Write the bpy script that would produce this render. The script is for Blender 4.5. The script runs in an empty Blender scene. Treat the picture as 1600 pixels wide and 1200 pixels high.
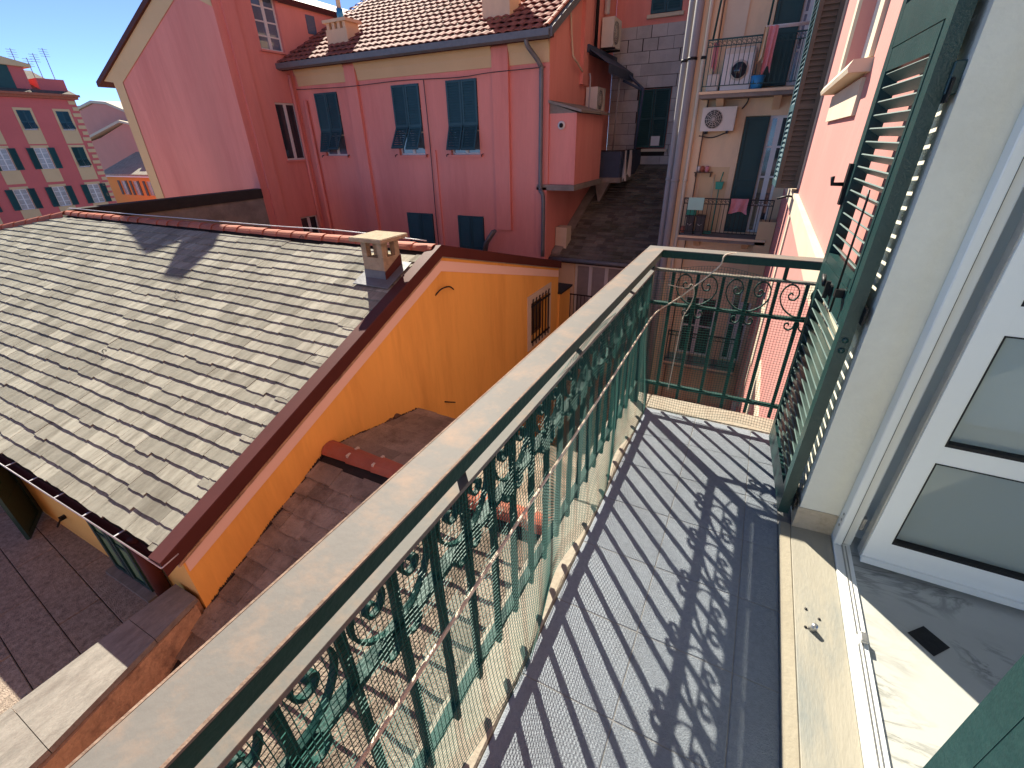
import bpy, bmesh, math, random
from mathutils import Vector, Matrix, Quaternion
random.seed(7)
rnd = random.random
V = Vector
def ru(a, b): return a + (b - a) * random.random()
ZC = 11.5            # height of the camera above the street; all coordinates below are relative to the camera
S = bpy.context.scene
COL = S.collection
# ------------------------------------------------------------------ camera
cam = bpy.data.cameras.new('camera'); co = bpy.data.objects.new('camera', cam); COL.objects.link(co)
cam.sensor_width = 36.0; cam.lens = 15.75; cam.clip_start = 0.05; cam.clip_end = 2000
RX = (0.8903677, 0.45484231, -0.01907419); RD = (0.20204294, -0.43235738, -0.87877514); RF = (-0.40795098, 0.7785792, -0.47685473)
co.matrix_world = Matrix(((RX[0], -RD[0], -RF[0], 0), (RX[1], -RD[1], -RF[1], 0), (RX[2], -RD[2], -RF[2], ZC), (0, 0, 0, 1)))
S.camera = co
# ------------------------------------------------------------------ sky and sun
SUN = Vector((-0.580, 0.632, 0.727)).normalized()
el = math.asin(SUN.z); az = math.atan2(SUN.x, SUN.y)
w = bpy.data.worlds.new('World'); S.world = w; w.use_nodes = True
nt = w.node_tree; sky = nt.nodes.new('ShaderNodeTexSky'); sky.sky_type = 'NISHITA'; sky.sun_disc = False
sky.sun_elevation = el; sky.sun_rotation = az; sky.altitude = 11500; sky.air_density = 1.0; sky.dust_density = 0.0; sky.ozone_density = 3.0
bg = nt.nodes['Background']; bg.inputs[1].default_value = 0.115
nt.links.new(sky.outputs[0], bg.inputs[0])
sl = bpy.data.lights.new('sun', 'SUN'); sl.energy = 3.6; sl.angle = math.radians(0.55); sl.color = (1.0, 0.945, 0.85)
so = bpy.data.objects.new('sun', sl); COL.objects.link(so); so.rotation_euler = SUN.to_track_quat('Z', 'Y').to_euler(); so.location = (0, 0, 40)
S.view_settings.view_transform = 'Standard'; S.view_settings.look = 'None'; S.view_settings.gamma = 1; S.view_settings.exposure = 1.62
S.view_settings.use_curve_mapping = False
S.view_settings.use_white_balance = True; S.view_settings.white_balance_temperature = 7000
# ------------------------------------------------------------------ materials
def mat(name, c, rough=0.8, var=0.12, sc=3.0, bump=0.15, bsc=40.0, isl=0.0, dirt=None, damt=0.0, dsc=1.5, stretch=(1, 1, 1), metal=0.0, spec=0.35, coat=0.0, trans=0.0):
    m = bpy.data.materials.new(name); m.use_nodes = True; t = m.node_tree; N = t.nodes; L = t.links
    b = N['Principled BSDF']; b.inputs['Roughness'].default_value = rough; b.inputs['Metallic'].default_value = metal
    b.inputs['Specular IOR Level'].default_value = spec; b.inputs['Coat Weight'].default_value = coat
    g = N.new('ShaderNodeNewGeometry'); mp = N.new('ShaderNodeMapping'); mp.inputs['Scale'].default_value = stretch
    L.new(g.outputs['Position'], mp.inputs[0])
    n1 = N.new('ShaderNodeTexNoise'); n1.inputs['Scale'].default_value = sc; n1.inputs['Detail'].default_value = 6; n1.inputs['Roughness'].default_value = 0.62
    L.new(mp.outputs[0], n1.inputs['Vector'])
    n2 = N.new('ShaderNodeTexNoise'); n2.inputs['Scale'].default_value = bsc; n2.inputs['Detail'].default_value = 4
    L.new(mp.outputs[0], n2.inputs['Vector'])
    ma = N.new('ShaderNodeMath'); ma.operation = 'MULTIPLY_ADD'; ma.inputs[1].default_value = 2 * var * 2; ma.inputs[2].default_value = 1 - 2 * var
    L.new(n1.outputs[0], ma.inputs[0])
    f = ma.outputs[0]
    mb = N.new('ShaderNodeMath'); mb.operation = 'MULTIPLY_ADD'; mb.inputs[1].default_value = var; mb.inputs[2].default_value = -var / 2
    L.new(n2.outputs[0], mb.inputs[0])
    ad = N.new('ShaderNodeMath'); ad.operation = 'ADD'; L.new(f, ad.inputs[0]); L.new(mb.outputs[0], ad.inputs[1]); f = ad.outputs[0]
    if isl:
        oi = N.new('ShaderNodeObjectInfo'); a1 = N.new('ShaderNodeMath'); a1.operation = 'ADD'
        L.new(oi.outputs['Random'], a1.inputs[0])
        if 'paint' in name: a1.inputs[1].default_value = 0.0
        else: L.new(g.outputs['Random Per Island'], a1.inputs[1])
        fr = N.new('ShaderNodeMath'); fr.operation = 'FRACT'; L.new(a1.outputs[0], fr.inputs[0])
        a2 = N.new('ShaderNodeMath'); a2.operation = 'MULTIPLY_ADD'; a2.inputs[1].default_value = 2 * isl; a2.inputs[2].default_value = 1 - isl
        L.new(fr.outputs[0], a2.inputs[0]); mu = N.new('ShaderNodeMath'); mu.operation = 'MULTIPLY'; L.new(f, mu.inputs[0]); L.new(a2.outputs[0], mu.inputs[1]); f = mu.outputs[0]
    vm = N.new('ShaderNodeVectorMath'); vm.operation = 'SCALE'; vm.inputs[0].default_value = c; L.new(f, vm.inputs['Scale'])
    col = vm.outputs[0]
    if dirt:
        n3 = N.new('ShaderNodeTexNoise'); n3.inputs['Scale'].default_value = dsc; n3.inputs['Detail'].default_value = 8; n3.inputs['Roughness'].default_value = 0.7
        L.new(mp.outputs[0], n3.inputs['Vector'])
        r = N.new('ShaderNodeMapRange'); r.inputs[1].default_value = 0.48; r.inputs[2].default_value = 0.70; r.inputs[4].default_value = damt
        L.new(n3.outputs[0], r.inputs[0]); mx = N.new('ShaderNodeMix'); mx.data_type = 'RGBA'
        L.new(r.outputs[0], mx.inputs['Factor']); L.new(col, mx.inputs[6]); mx.inputs[7].default_value = (*dirt, 1); col = mx.outputs[2]
    L.new(col, b.inputs['Base Color'])
    if bump:
        bp = N.new('ShaderNodeBump'); bp.inputs['Strength'].default_value = bump; bp.inputs['Distance'].default_value = 0.02
        L.new(n2.outputs[0], bp.inputs['Height']); L.new(bp.outputs[0], b.inputs['Normal'])
    if trans:
        b.inputs['Transmission Weight'].default_value = trans
    return m
def marble(name, c, vein, amt=0.8, sc=1.3):
    m = mat(name, c, 0.25, 0.05, 2.0, 0.02, 30, spec=0.5); t = m.node_tree; N = t.nodes; L = t.links; b = N['Principled BSDF']
    old = b.inputs['Base Color'].links[0].from_socket
    g = N.new('ShaderNodeNewGeometry'); n = N.new('ShaderNodeTexNoise'); n.inputs['Scale'].default_value = sc; n.inputs['Detail'].default_value = 10; n.inputs['Roughness'].default_value = 0.6; n.inputs['Distortion'].default_value = 1.6
    mp = N.new('ShaderNodeMapping'); mp.inputs['Rotation'].default_value = (0, 0, 0.9); mp.inputs['Scale'].default_value = (1.2, 3.6, 1)
    L.new(g.outputs['Position'], mp.inputs[0]); L.new(mp.outputs[0], n.inputs['Vector'])
    s = N.new('ShaderNodeMath'); s.operation = 'SUBTRACT'; s.inputs[1].default_value = 0.5; L.new(n.outputs[0], s.inputs[0])
    a = N.new('ShaderNodeMath'); a.operation = 'ABSOLUTE'; L.new(s.outputs[0], a.inputs[0])
    r = N.new('ShaderNodeMapRange'); r.inputs[1].default_value = 0.0; r.inputs[2].default_value = 0.035; r.inputs[3].default_value = amt; r.inputs[4].default_value = 0.0
    L.new(a.outputs[0], r.inputs[0])
    n4 = N.new('ShaderNodeTexNoise'); n4.inputs['Scale'].default_value = 3; L.new(g.outputs['Position'], n4.inputs['Vector'])
    r2 = N.new('ShaderNodeMapRange'); r2.inputs[1].default_value = 0.42; r2.inputs[2].default_value = 0.62; L.new(n4.outputs[0], r2.inputs[0])
    mu = N.new('ShaderNodeMath'); mu.operation = 'MULTIPLY'; L.new(r.outputs[0], mu.inputs[0]); L.new(r2.outputs[0], mu.inputs[1])
    mx = N.new('ShaderNodeMix'); mx.data_type = 'RGBA'; L.new(mu.outputs[0], mx.inputs['Factor']); L.new(old, mx.inputs[6]); mx.inputs[7].default_value = (*vein, 1)
    L.new(mx.outputs[2], b.inputs['Base Color']); return m
def brightened_glass(name):
    m = bpy.data.materials.new(name); m.use_nodes = True; t = m.node_tree; N = t.nodes; L = t.links
    for n in list(N): N.remove(n)
    o = N.new('ShaderNodeOutputMaterial'); tr = N.new('ShaderNodeBsdfTransparent'); tr.inputs[0].default_value = (0.86, 0.92, 0.89, 1)
    gl = N.new('ShaderNodeBsdfGlossy'); gl.inputs['Roughness'].default_value = 0.02; fr = N.new('ShaderNodeFresnel'); fr.inputs[0].default_value = 1.5
    mx = N.new('ShaderNodeMixShader'); L.new(fr.outputs[0], mx.inputs[0]); L.new(tr.outputs[0], mx.inputs[1]); L.new(gl.outputs[0], mx.inputs[2])
    df = N.new('ShaderNodeBsdfDiffuse'); df.inputs[0].default_value = (0.86, 0.90, 0.85, 1); tl = N.new('ShaderNodeBsdfTranslucent'); tl.inputs[0].default_value = (0.7, 0.76, 0.71, 1)  # pale diffuse share brightens the panes, standing in for room light behind
    m1 = N.new('ShaderNodeMixShader'); m1.inputs[0].default_value = 0.4; L.new(df.outputs[0], m1.inputs[1]); L.new(tl.outputs[0], m1.inputs[2])
    m2 = N.new('ShaderNodeMixShader'); m2.inputs[0].default_value = 0.30; L.new(mx.outputs[0], m2.inputs[1]); L.new(m1.outputs[0], m2.inputs[2]); L.new(m2.outputs[0], o.inputs[0]); return m
def netting(name, c):
    m = mat(name, c, 0.45, 0.05, 5, 0, 40); t = m.node_tree; N = t.nodes; L = t.links; b = N['Principled BSDF']; o = N['Material Output']
    tl = N.new('ShaderNodeBsdfTranslucent'); tl.inputs[0].default_value = (c[0] * 1.5, c[1] * 1.3, c[2] * 1.3, 1); mx = N.new('ShaderNodeMixShader'); mx.inputs[0].default_value = 0.3
    L.new(b.outputs[0], mx.inputs[1]); L.new(tl.outputs[0], mx.inputs[2]); L.new(mx.outputs[0], o.inputs[0]); return m
M = {}
M['pink'] = mat('pink_plaster', (0.76, 0.29, 0.245), 0.9, 0.11, 0.6, 0.16, 25, dirt=(0.60, 0.18, 0.16), damt=0.55, dsc=1.3, stretch=(1, 1, 0.13))
M['pink_light'] = mat('rose_plaster', (0.56, 0.25, 0.22), 0.9, 0.07, 0.9, 0.15, 40, dirt=(0.60, 0.34, 0.29), damt=0.4, dsc=1.2, stretch=(1, 1, 0.4))
M['pink_far'] = mat('faded_pink_plaster', (0.66, 0.29, 0.23), 0.9, 0.05, 0.5, 0.0, 20)
M['red_far'] = mat('red_plaster', (0.62, 0.15, 0.14), 0.9, 0.1, 0.3, 0.0, 10)
M['cream'] = mat('cream_plaster', (0.66, 0.48, 0.27), 0.9, 0.06, 0.9, 0.1, 30)
M['cream_trim'] = mat('pale_cream_paint', (0.62, 0.54, 0.41), 0.85, 0.05, 2, 0.1, 60, dirt=(0.5, 0.42, 0.3), damt=0.3, dsc=3)
M['beige'] = mat('beige_plaster', (0.80, 0.60, 0.38), 0.9, 0.10, 0.9, 0.12, 30, dirt=(0.46, 0.35, 0.25), damt=0.5, dsc=0.9, stretch=(1, 1, 0.3))
M['orange'] = mat('orange_plaster', (0.88, 0.48, 0.115), 0.88, 0.11, 0.6, 0.14, 22, dirt=(0.68, 0.33, 0.075), damt=0.8, dsc=1.5, stretch=(1, 1, 0.14))
M['orange_worn'] = mat('worn_orange_plaster', (0.52, 0.35, 0.21), 0.9, 0.3, 5, 0.6, 30, dirt=(0.15, 0.10, 0.07), damt=0.95, dsc=3.5)
M['yellow'] = mat('yellow_plaster', (0.80, 0.47, 0.13), 0.85, 0.05, 1, 0.05, 25)
M['peach'] = mat('pale_peach_paint', (0.84, 0.62, 0.50), 0.85, 0.04, 1, 0.05, 25)
M['orange_far'] = mat('far_orange_plaster', (0.76, 0.34, 0.09), 0.9, 0.05, 0.4, 0, 10)
M['slate'] = mat('weathered_slate', (0.31, 0.303, 0.25), 0.92, 0.24, 2.2, 0.5, 30, isl=0.25, dirt=(0.15, 0.14, 0.11), damt=0.8, dsc=1.6, stretch=(5.0, 0.8, 0.8), spec=0.1)
M['slate_brown'] = mat('mossy_brown_slate', (0.30, 0.255, 0.195), 0.95, 0.25, 3, 1.0, 45, isl=0.2, dirt=(0.11, 0.085, 0.06), damt=0.7, dsc=4, spec=0.1)
M['slate_dark'] = mat('dark_slate', (0.15, 0.128, 0.105), 0.9, 0.3, 3, 0.8, 30, isl=0.35, dirt=(0.06, 0.07, 0.03), damt=0.6, dsc=0.8)
M['slate_grey'] = mat('grey_wall_slate', (0.46, 0.445, 0.44), 0.85, 0.15, 1.5, 0.4, 30, isl=0.10, dirt=(0.2, 0.19, 0.18), damt=0.5, dsc=1)
M['underlay'] = mat('dark_underlay', (0.035, 0.030, 0.026), 0.95, 0.2, 3, 0.3, 20)
M['terracotta'] = mat('terracotta', (0.42, 0.125, 0.070), 0.75, 0.15, 4, 0.3, 40, isl=0.16, dirt=(0.30, 0.15, 0.10), damt=0.5, dsc=5)
M['roof_tile'] = mat('red_roof_tile', (0.30, 0.105, 0.075), 0.75, 0.14, 4, 0.3, 40, isl=0.18, spec=0.2)
M['maroon'] = mat('maroon_sheet_metal', (0.085, 0.024, 0.019), 0.6, 0.1, 3, 0.05, 20, spec=0.2)
M['lead'] = mat('dull_lead_flashing', (0.16, 0.17, 0.18), 0.55, 0.15, 5, 0.2, 20, metal=0.3)
M['zinc'] = mat('pale_zinc', (0.55, 0.55, 0.56), 0.45, 0.1, 5, 0.1, 20, metal=0.4)
M['mortar'] = mat('grey_mortar', (0.36, 0.30, 0.20), 0.9, 0.2, 9, 0.6, 60, dirt=(0.18, 0.15, 0.1), damt=0.6, dsc=7)
M['gravel'] = mat('grit_slab', (0.34, 0.28, 0.225), 0.95, 0.5, 25, 1.0, 90, isl=0.08)
M['stone'] = mat('weathered_marble_ledge', (0.25, 0.235, 0.205), 0.8, 0.25, 5, 0.3, 40, dirt=(0.16, 0.14, 0.12), damt=0.75, dsc=4, stretch=(3, 1, 1))
M['asphalt'] = mat('asphalt', (0.16, 0.15, 0.135), 0.9, 0.2, 2, 0.4, 60)
M['shutter'] = mat('dark_green_paint', (0.012, 0.060, 0.058), 0.5, 0.15, 3, 0.1, 60, isl=0.2)
M['shutter_blue'] = mat('blue_green_paint', (0.024, 0.085, 0.108), 0.55, 0.15, 3, 0.0, 60, isl=0.22)
M['shutter_near'] = mat('glossy_green_paint', (0.010, 0.048, 0.047), 0.36, 0.14, 6, 0.12, 120, spec=0.5, dirt=(0.04, 0.10, 0.09), damt=0.3, dsc=8)
M['slat'] = mat('pale_slat_paint', (0.10, 0.165, 0.15), 0.4, 0.12, 6, 0.1, 120, spec=0.5)  # paler green than the stiles and rails
M['shutter_pale'] = mat('faded_green_panel', (0.16, 0.24, 0.12), 0.6, 0.15, 5, 0.1, 60)
M['shutter_brown'] = mat('brown_paint', (0.10, 0.085, 0.06), 0.6, 0.15, 4, 0.1, 60)
M['white'] = mat('white_paint', (0.70, 0.70, 0.68), 0.45, 0.03, 3, 0.03, 60, spec=0.45)
M['pvc'] = mat('white_pvc', (0.86, 0.89, 0.85), 0.32, 0.02, 2, 0.0, 60, spec=0.5)
M['plaster_grey'] = mat('grey_white_plaster', (0.82, 0.80, 0.68), 0.9, 0.05, 2.5, 0.15, 50, dirt=(0.62, 0.59, 0.48), damt=0.45, dsc=2.5)
M['plaster_dirty'] = mat('cracked_plaster', (0.55, 0.46, 0.34), 0.9, 0.2, 6, 0.5, 50, dirt=(0.22, 0.16, 0.1), damt=0.7, dsc=6)
M['rubber'] = mat('black_gasket', (0.012, 0.012, 0.012), 0.6, 0.1, 5, 0, 30)
M['glass_dark'] = mat('dark_pane', (0.03, 0.035, 0.045), 0.06, 0.2, 0.8, 0, 5, spec=0.8)
M['glass_pale'] = mat('curtained_pane', (0.34, 0.32, 0.31), 0.2, 0.2, 1.5, 0, 10, spec=0.7)
M['glass_blue'] = mat('blue_pane', (0.10, 0.15, 0.22), 0.08, 0.2, 1.5, 0, 10, spec=0.9)  # dark pane with a blue tint
M['glass'] = brightened_glass('brightened_glass')
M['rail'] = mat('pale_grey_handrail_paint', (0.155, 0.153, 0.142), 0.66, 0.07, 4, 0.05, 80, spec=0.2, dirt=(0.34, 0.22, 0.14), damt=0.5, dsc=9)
M['rust'] = mat('rusty_paint_edge', (0.22, 0.155, 0.115), 0.8, 0.4, 14, 0.3, 90)
M['iron'] = mat('dark_green_iron', (0.010, 0.052, 0.044), 0.55, 0.15, 8, 0.15, 90, spec=0.22, dirt=(0.02, 0.07, 0.06), damt=0.5, dsc=14)
M['net'] = netting('green_net_plastic', (0.008, 0.13, 0.11))
M['rope'] = mat('pale_hemp_rope', (0.78, 0.70, 0.56), 0.85, 0.15, 60, 0.5, 300)
M['floor_tile'] = mat('textured_grey_floor_tile', (0.255, 0.295, 0.335), 0.75, 0.14, 60, 0.4, 220, isl=0.03, spec=0.15, dirt=(0.20, 0.225, 0.245), damt=0.45, dsc=5)
M['grout'] = mat('sandy_grout', (0.25, 0.255, 0.25), 0.95, 0.2, 20, 0.3, 90)
M['travertine'] = mat('pale_stone_edge', (0.33, 0.295, 0.23), 0.7, 0.18, 9, 0.25, 60, dirt=(0.30, 0.25, 0.18), damt=0.6, dsc=7)
M['nosing'] = mat('cream_worn_stone', (0.34, 0.305, 0.23), 0.6, 0.1, 6, 0.12, 60)
M['sill'] = mat('worn_grey_stone_sill', (0.33, 0.31, 0.25), 0.5, 0.10, 4, 0.12, 60, dirt=(0.20, 0.225, 0.22), damt=1.0, dsc=2.2, stretch=(2.2, 0.6, 1), spec=0.45)
M['marble'] = marble('white_veined_marble', (0.46, 0.47, 0.43), (0.13, 0.14, 0.13))
M['black'] = mat('black_iron', (0.010, 0.010, 0.011), 0.5, 0.1, 8, 0.1, 60)
M['steel'] = mat('brushed_steel', (0.45, 0.45, 0.44), 0.35, 0.1, 30, 0.1, 90, metal=0.8)
M['ac'] = mat('off_white_casing', (0.66, 0.62, 0.54), 0.5, 0.06, 3, 0, 30)
M['grille'] = mat('dark_grille', (0.05, 0.05, 0.05), 0.6, 0.1, 9, 0, 30)
M['pipe'] = mat('grey_pipe_paint', (0.30, 0.29, 0.285), 0.85, 0.14, 2, 0.1, 30, stretch=(1, 1, 0.3))
M['awning'] = mat('navy_awning_cloth', (0.055, 0.075, 0.12), 0.85, 0.1, 4, 0.1, 60)
M['cloth_pink'] = mat('pink_cloth', (0.62, 0.25, 0.27), 0.9, 0.1, 12, 0.2, 60)
M['cloth_white'] = mat('white_cloth', (0.68, 0.64, 0.64), 0.9, 0.1, 12, 0.2, 60)
M['cloth_cream'] = mat('cream_cloth', (0.62, 0.50, 0.33), 0.9, 0.1, 12, 0.2, 60)
M['plastic_blue'] = mat('blue_plastic', (0.03, 0.25, 0.50), 0.4, 0.05, 5, 0, 30)
M['plastic_green'] = mat('green_plastic', (0.02, 0.30, 0.20), 0.4, 0.05, 5, 0, 30)
M['plastic_mint'] = mat('mint_plastic', (0.36, 0.62, 0.52), 0.5, 0.05, 5, 0, 30)
M['plastic_grey'] = mat('dark_grey_plastic', (0.055, 0.05, 0.05), 0.5, 0.05, 5, 0, 30)
M['wood'] = mat('dark_wood', (0.12, 0.07, 0.04), 0.7, 0.2, 8, 0.2, 40)
M['concrete'] = mat('stained_concrete', (0.26, 0.23, 0.20), 0.9, 0.2, 2, 0.4, 40, dirt=(0.12, 0.10, 0.09), damt=0.6, dsc=1.6)
M['room_wall'] = mat('white_room_wall', (0.74, 0.73, 0.68), 0.9, 0.03, 2, 0.05, 40)
# ------------------------------------------------------------------ mesh helpers
class MB:
    def __init__(s): s.v = []; s.f = []; s.sm = []
    def add(s, vs, fs, smooth=False):
        o = len(s.v); s.v += [tuple(p) for p in vs]; s.f += [tuple(i + o for i in f) for f in fs]; s.sm += [smooth] * len(fs); return s
    def box(s, x0, x1, y0, y1, z0, z1):
        x0, x1 = min(x0, x1), max(x0, x1); y0, y1 = min(y0, y1), max(y0, y1); z0, z1 = min(z0, z1), max(z0, z1)
        return s.add([(x0, y0, z0), (x1, y0, z0), (x1, y1, z0), (x0, y1, z0), (x0, y0, z1), (x1, y0, z1), (x1, y1, z1), (x0, y1, z1)],
                     [(0, 3, 2, 1), (4, 5, 6, 7), (0, 1, 5, 4), (1, 2, 6, 5), (2, 3, 7, 6), (3, 0, 4, 7)])
    def bbox(s, x0, x1, y0, y1, z0, z1, b=0.004):
        "box with chamfered edges"
        bm = bmesh.new(); bmesh.ops.create_cube(bm, size=1)
        for v in bm.verts: v.co = Vector(((x0 + x1) / 2 + v.co.x * abs(x1 - x0), (y0 + y1) / 2 + v.co.y * abs(y1 - y0), (z0 + z1) / 2 + v.co.z * abs(z1 - z0)))
        bmesh.ops.bevel(bm, geom=bm.edges[:], offset=b, segments=1, affect='EDGES'); bm.verts.index_update()
        s.add([v.co[:] for v in bm.verts], [tuple(v.index for v in f.verts) for f in bm.faces]); bm.free(); return s
    def fbox(s, F, u0, u1, z0, z1, d0, d1):
        "box in a facade frame: u along the wall, z up, d outwards"
        O, U, Nn = F; P = []
        for (a, b, c) in [(u0, z0, d0), (u1, z0, d0), (u1, z1, d0), (u0, z1, d0), (u0, z0, d1), (u1, z0, d1), (u1, z1, d1), (u0, z1, d1)]:
            p = O + U * a + Nn * c; P.append((p.x, p.y, p.z + b))
        return s.add(P, [(0, 3, 2, 1), (4, 5, 6, 7), (0, 1, 5, 4), (1, 2, 6, 5), (2, 3, 7, 6), (3, 0, 4, 7)])
    def prism(s, poly, vec):
        n = len(poly); vec = Vector(vec); A = [Vector(p) for p in poly]; B = [p + vec for p in A]
        return s.add([p[:] for p in A + B], [tuple(range(n))[::-1], tuple(range(n, 2 * n))] + [(i, (i + 1) % n, n + (i + 1) % n, n + i) for i in range(n)])
    def tube(s, pts, r, n=6, cap=True, smooth=True):
        P = [Vector(p) for p in pts]; k = len(P); R = r if isinstance(r, (list, tuple)) else [r] * k
        vs = []; fs = []; up = None
        for i in range(k):
            t = (P[min(i + 1, k - 1)] - P[max(i - 1, 0)])
            if t.length < 1e-9: t = Vector((0, 0, 1))
            t.normalize()
            if up is None: up = Vector((0, 0, 1)) if abs(t.z) < 0.9 else Vector((1, 0, 0))
            a = up - t * up.dot(t)
            if a.length < 1e-6: a = Vector((0, 1, 0)).cross(t)
            a.normalize(); b = t.cross(a); up = a
            for j in range(n):
                q = 2 * math.pi * (j + .5) / n; vs.append((P[i] + a * (math.cos(q) * R[i]) + b * (math.sin(q) * R[i]))[:])
        for i in range(k - 1):
            for j in range(n): fs.append((i * n + j, i * n + (j + 1) % n, (i + 1) * n + (j + 1) % n, (i + 1) * n + j))
        if cap: fs += [tuple(range(n))[::-1], tuple(range((k - 1) * n, k * n))]
        return s.add(vs, fs, smooth)
    def strip(s, pts, nrm, wdt, th):
        "flat bar following pts, wide along nrm, thin across"
        P = [Vector(p) for p in pts]; nn = Vector(nrm); k = len(P); vs = []; fs = []
        for i in range(k):
            t = (P[min(i + 1, k - 1)] - P[max(i - 1, 0)]).normalized(); a = t.cross(nn).normalized() * th / 2; b = nn * wdt / 2
            vs += [(P[i] + a + b)[:], (P[i] - a + b)[:], (P[i] - a - b)[:], (P[i] + a - b)[:]]
        for i in range(k - 1):
            for j in range(4): fs.append((4 * i + j, 4 * i + (j + 1) % 4, 4 * i + 4 + (j + 1) % 4, 4 * i + 4 + j))
        fs += [(3, 2, 1, 0), (4 * k - 4, 4 * k - 3, 4 * k - 2, 4 * k - 1)]
        return s.add(vs, fs)
    def cyl(s, c, ax, r, h, n=16, r2=None):
        c = Vector(c); ax = Vector(ax).normalized(); return s.tube([c, c + ax * h], [r, r if r2 is None else r2], n)
    def mesh(s, name, off=(0, 0, 0)):
        me = bpy.data.meshes.new(name); me.from_pydata([(p[0] - off[0], p[1] - off[1], p[2] - off[2]) for p in s.v], [], s.f)
        me.polygons.foreach_set('use_smooth', s.sm); me.update(); return me
    def build(s, name, m, parent=None, **kw):
        if parent is None:
            xs = [p[0] for p in s.v]; ys = [p[1] for p in s.v]; zs = [p[2] for p in s.v]; off = ((min(xs) + max(xs)) / 2, (min(ys) + max(ys)) / 2, min(zs))
        else: off = parent['_o']
        o = bpy.data.objects.new(name, s.mesh(name, off)); COL.objects.link(o); o.data.materials.append(M[m])
        bm = bmesh.new(); bm.from_mesh(o.data); bmesh.ops.recalc_face_normals(bm, faces=bm.faces[:]); bm.to_mesh(o.data); bm.free()
        if parent is None: o.location = (off[0], off[1], off[2] + ZC)
        else: o.parent = parent
        o['_o'] = off; ALL.append(o)
        return tag(o, **kw)
ALL = []
def tag(o, label=None, cat=None, group=None, kind=None):
    if label: o['label'] = label
    if cat: o['category'] = cat
    if group: o['group'] = group
    if kind: o['kind'] = kind
    return o
def thing(name, loc, label=None, cat=None, group=None, kind=None):
    o = bpy.data.objects.new(name, None); COL.objects.link(o); o.location = (loc[0], loc[1], loc[2] + ZC); o.empty_display_size = 0.1
    o['_o'] = tuple(loc); ALL.append(o); return tag(o, label, cat, group, kind)
def piece(name, me, parent, loc, q=None, sc=None):
    "an alike piece sharing mesh data; loc relative to the camera"
    o = bpy.data.objects.new(name, me); COL.objects.link(o); o.parent = parent; p = parent['_o']
    o.location = (loc[0] - p[0], loc[1] - p[1], loc[2] - p[2])
    if q is not None: o.rotation_mode = 'QUATERNION'; o.rotation_quaternion = q
    if sc is not None: o.scale = sc
    return o
def copy_tree(o, parent=None):
    c = o.copy(); COL.objects.link(c); c.parent = parent; ALL.append(c)
    for ch in list(o.children): copy_tree(ch, c)
    return c
def bez(P, n=6):
    "Catmull-Rom through P"
    P = [Vector(p) for p in P]; out = []
    for i in range(len(P) - 1):
        a = P[max(i - 1, 0)]; b = P[i]; c = P[i + 1]; d = P[min(i + 2, len(P) - 1)]
        for k in range(n):
            t = k / n; out.append(0.5 * ((2 * b) + (c - a) * t + (2 * a - 5 * b + 4 * c - d) * t * t + (3 * b - a - 3 * c + d) * t ** 3))
    out.append(P[-1]); return out

def FY(y): return (V((0, y, 0)), V((1, 0, 0)), V((0, -1, 0)))     # wall facing -Y, u = x
def FX(x): return (V((x, 0, 0)), V((0, 1, 0)), V((1, 0, 0)))      # wall facing +X, u = y
def FNX(x): return (V((x, 0, 0)), V((0, 1, 0)), V((-1, 0, 0)))    # wall facing -X, u = y
def holed(mb, F, u0, u1, z0, z1, holes, dep=0.22, opened=()):
    "wall sheet with rectangular openings and their reveals"
    us = sorted({u0, u1, *[h[0] for h in holes], *[h[1] for h in holes]}); zs = sorted({z0, z1, *[h[2] for h in holes], *[h[3] for h in holes]})
    O, U, Nn = F
    def pt(u, z, d=0): p = O + U * u + Nn * d; return (p.x, p.y, p.z + z)
    for i in range(len(us) - 1):
        for j in range(len(zs) - 1):
            cu = (us[i] + us[i + 1]) / 2; cz = (zs[j] + zs[j + 1]) / 2
            if any(h[0] < cu < h[1] and h[2] < cz < h[3] for h in holes): continue
            mb.add([pt(us[i], zs[j]), pt(us[i + 1], zs[j]), pt(us[i + 1], zs[j + 1]), pt(us[i], zs[j + 1])], [(0, 1, 2, 3)])
    for h in holes:
        a = [pt(h[0], h[2]), pt(h[1], h[2]), pt(h[1], h[3]), pt(h[0], h[3])]; b = [pt(h[0], h[2], -dep), pt(h[1], h[2], -dep), pt(h[1], h[3], -dep), pt(h[0], h[3], -dep)]
        mb.add(a + b, [(0, 1, 5, 4), (1, 2, 6, 5), (2, 3, 7, 6), (3, 0, 4, 7)] + ([] if h in opened else [(4, 5, 6, 7)]))
    return mb
def frame_bars(mb, F, u0, u1, z0, z1, d0, d1, t=0.06, mull=1, trans=0, tm=0.05):
    mb.fbox(F, u0, u0 + t, z0, z1, d0, d1).fbox(F, u1 - t, u1, z0, z1, d0, d1).fbox(F, u0 + t, u1 - t, z0, z0 + t, d0, d1).fbox(F, u0 + t, u1 - t, z1 - t, z1, d0, d1)
    e = 0.004
    for i in range(mull):
        c = u0 + (u1 - u0) * (i + 1) / (mull + 1); mb.fbox(F, c - tm, c + tm, z0 + t, z1 - t, d0 + e, d1 + e)
    for i in range(trans):
        c = z0 + (z1 - z0) * (i + 1) / (trans + 1); mb.fbox(F, u0 + t, u1 - t, c - .02, c + .02, d0 + 2 * e, d1 - 2 * e)
    return mb
def glazed(house, F, u0, u1, z0, z1, fm='white', gm='glass_dark', mull=1, trans=0, dep=0.14, t=0.06, nm='window'):
    f = frame_bars(MB(), F, u0, u1, z0, z1, -dep - .05, -dep, t, mull, trans).build(nm, fm, house)
    MB().fbox(F, u0 + .01, u1 - .01, z0 + .01, z1 - .01, -dep - .035, -dep - .02).build('pane', gm, f)
    return f
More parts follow.
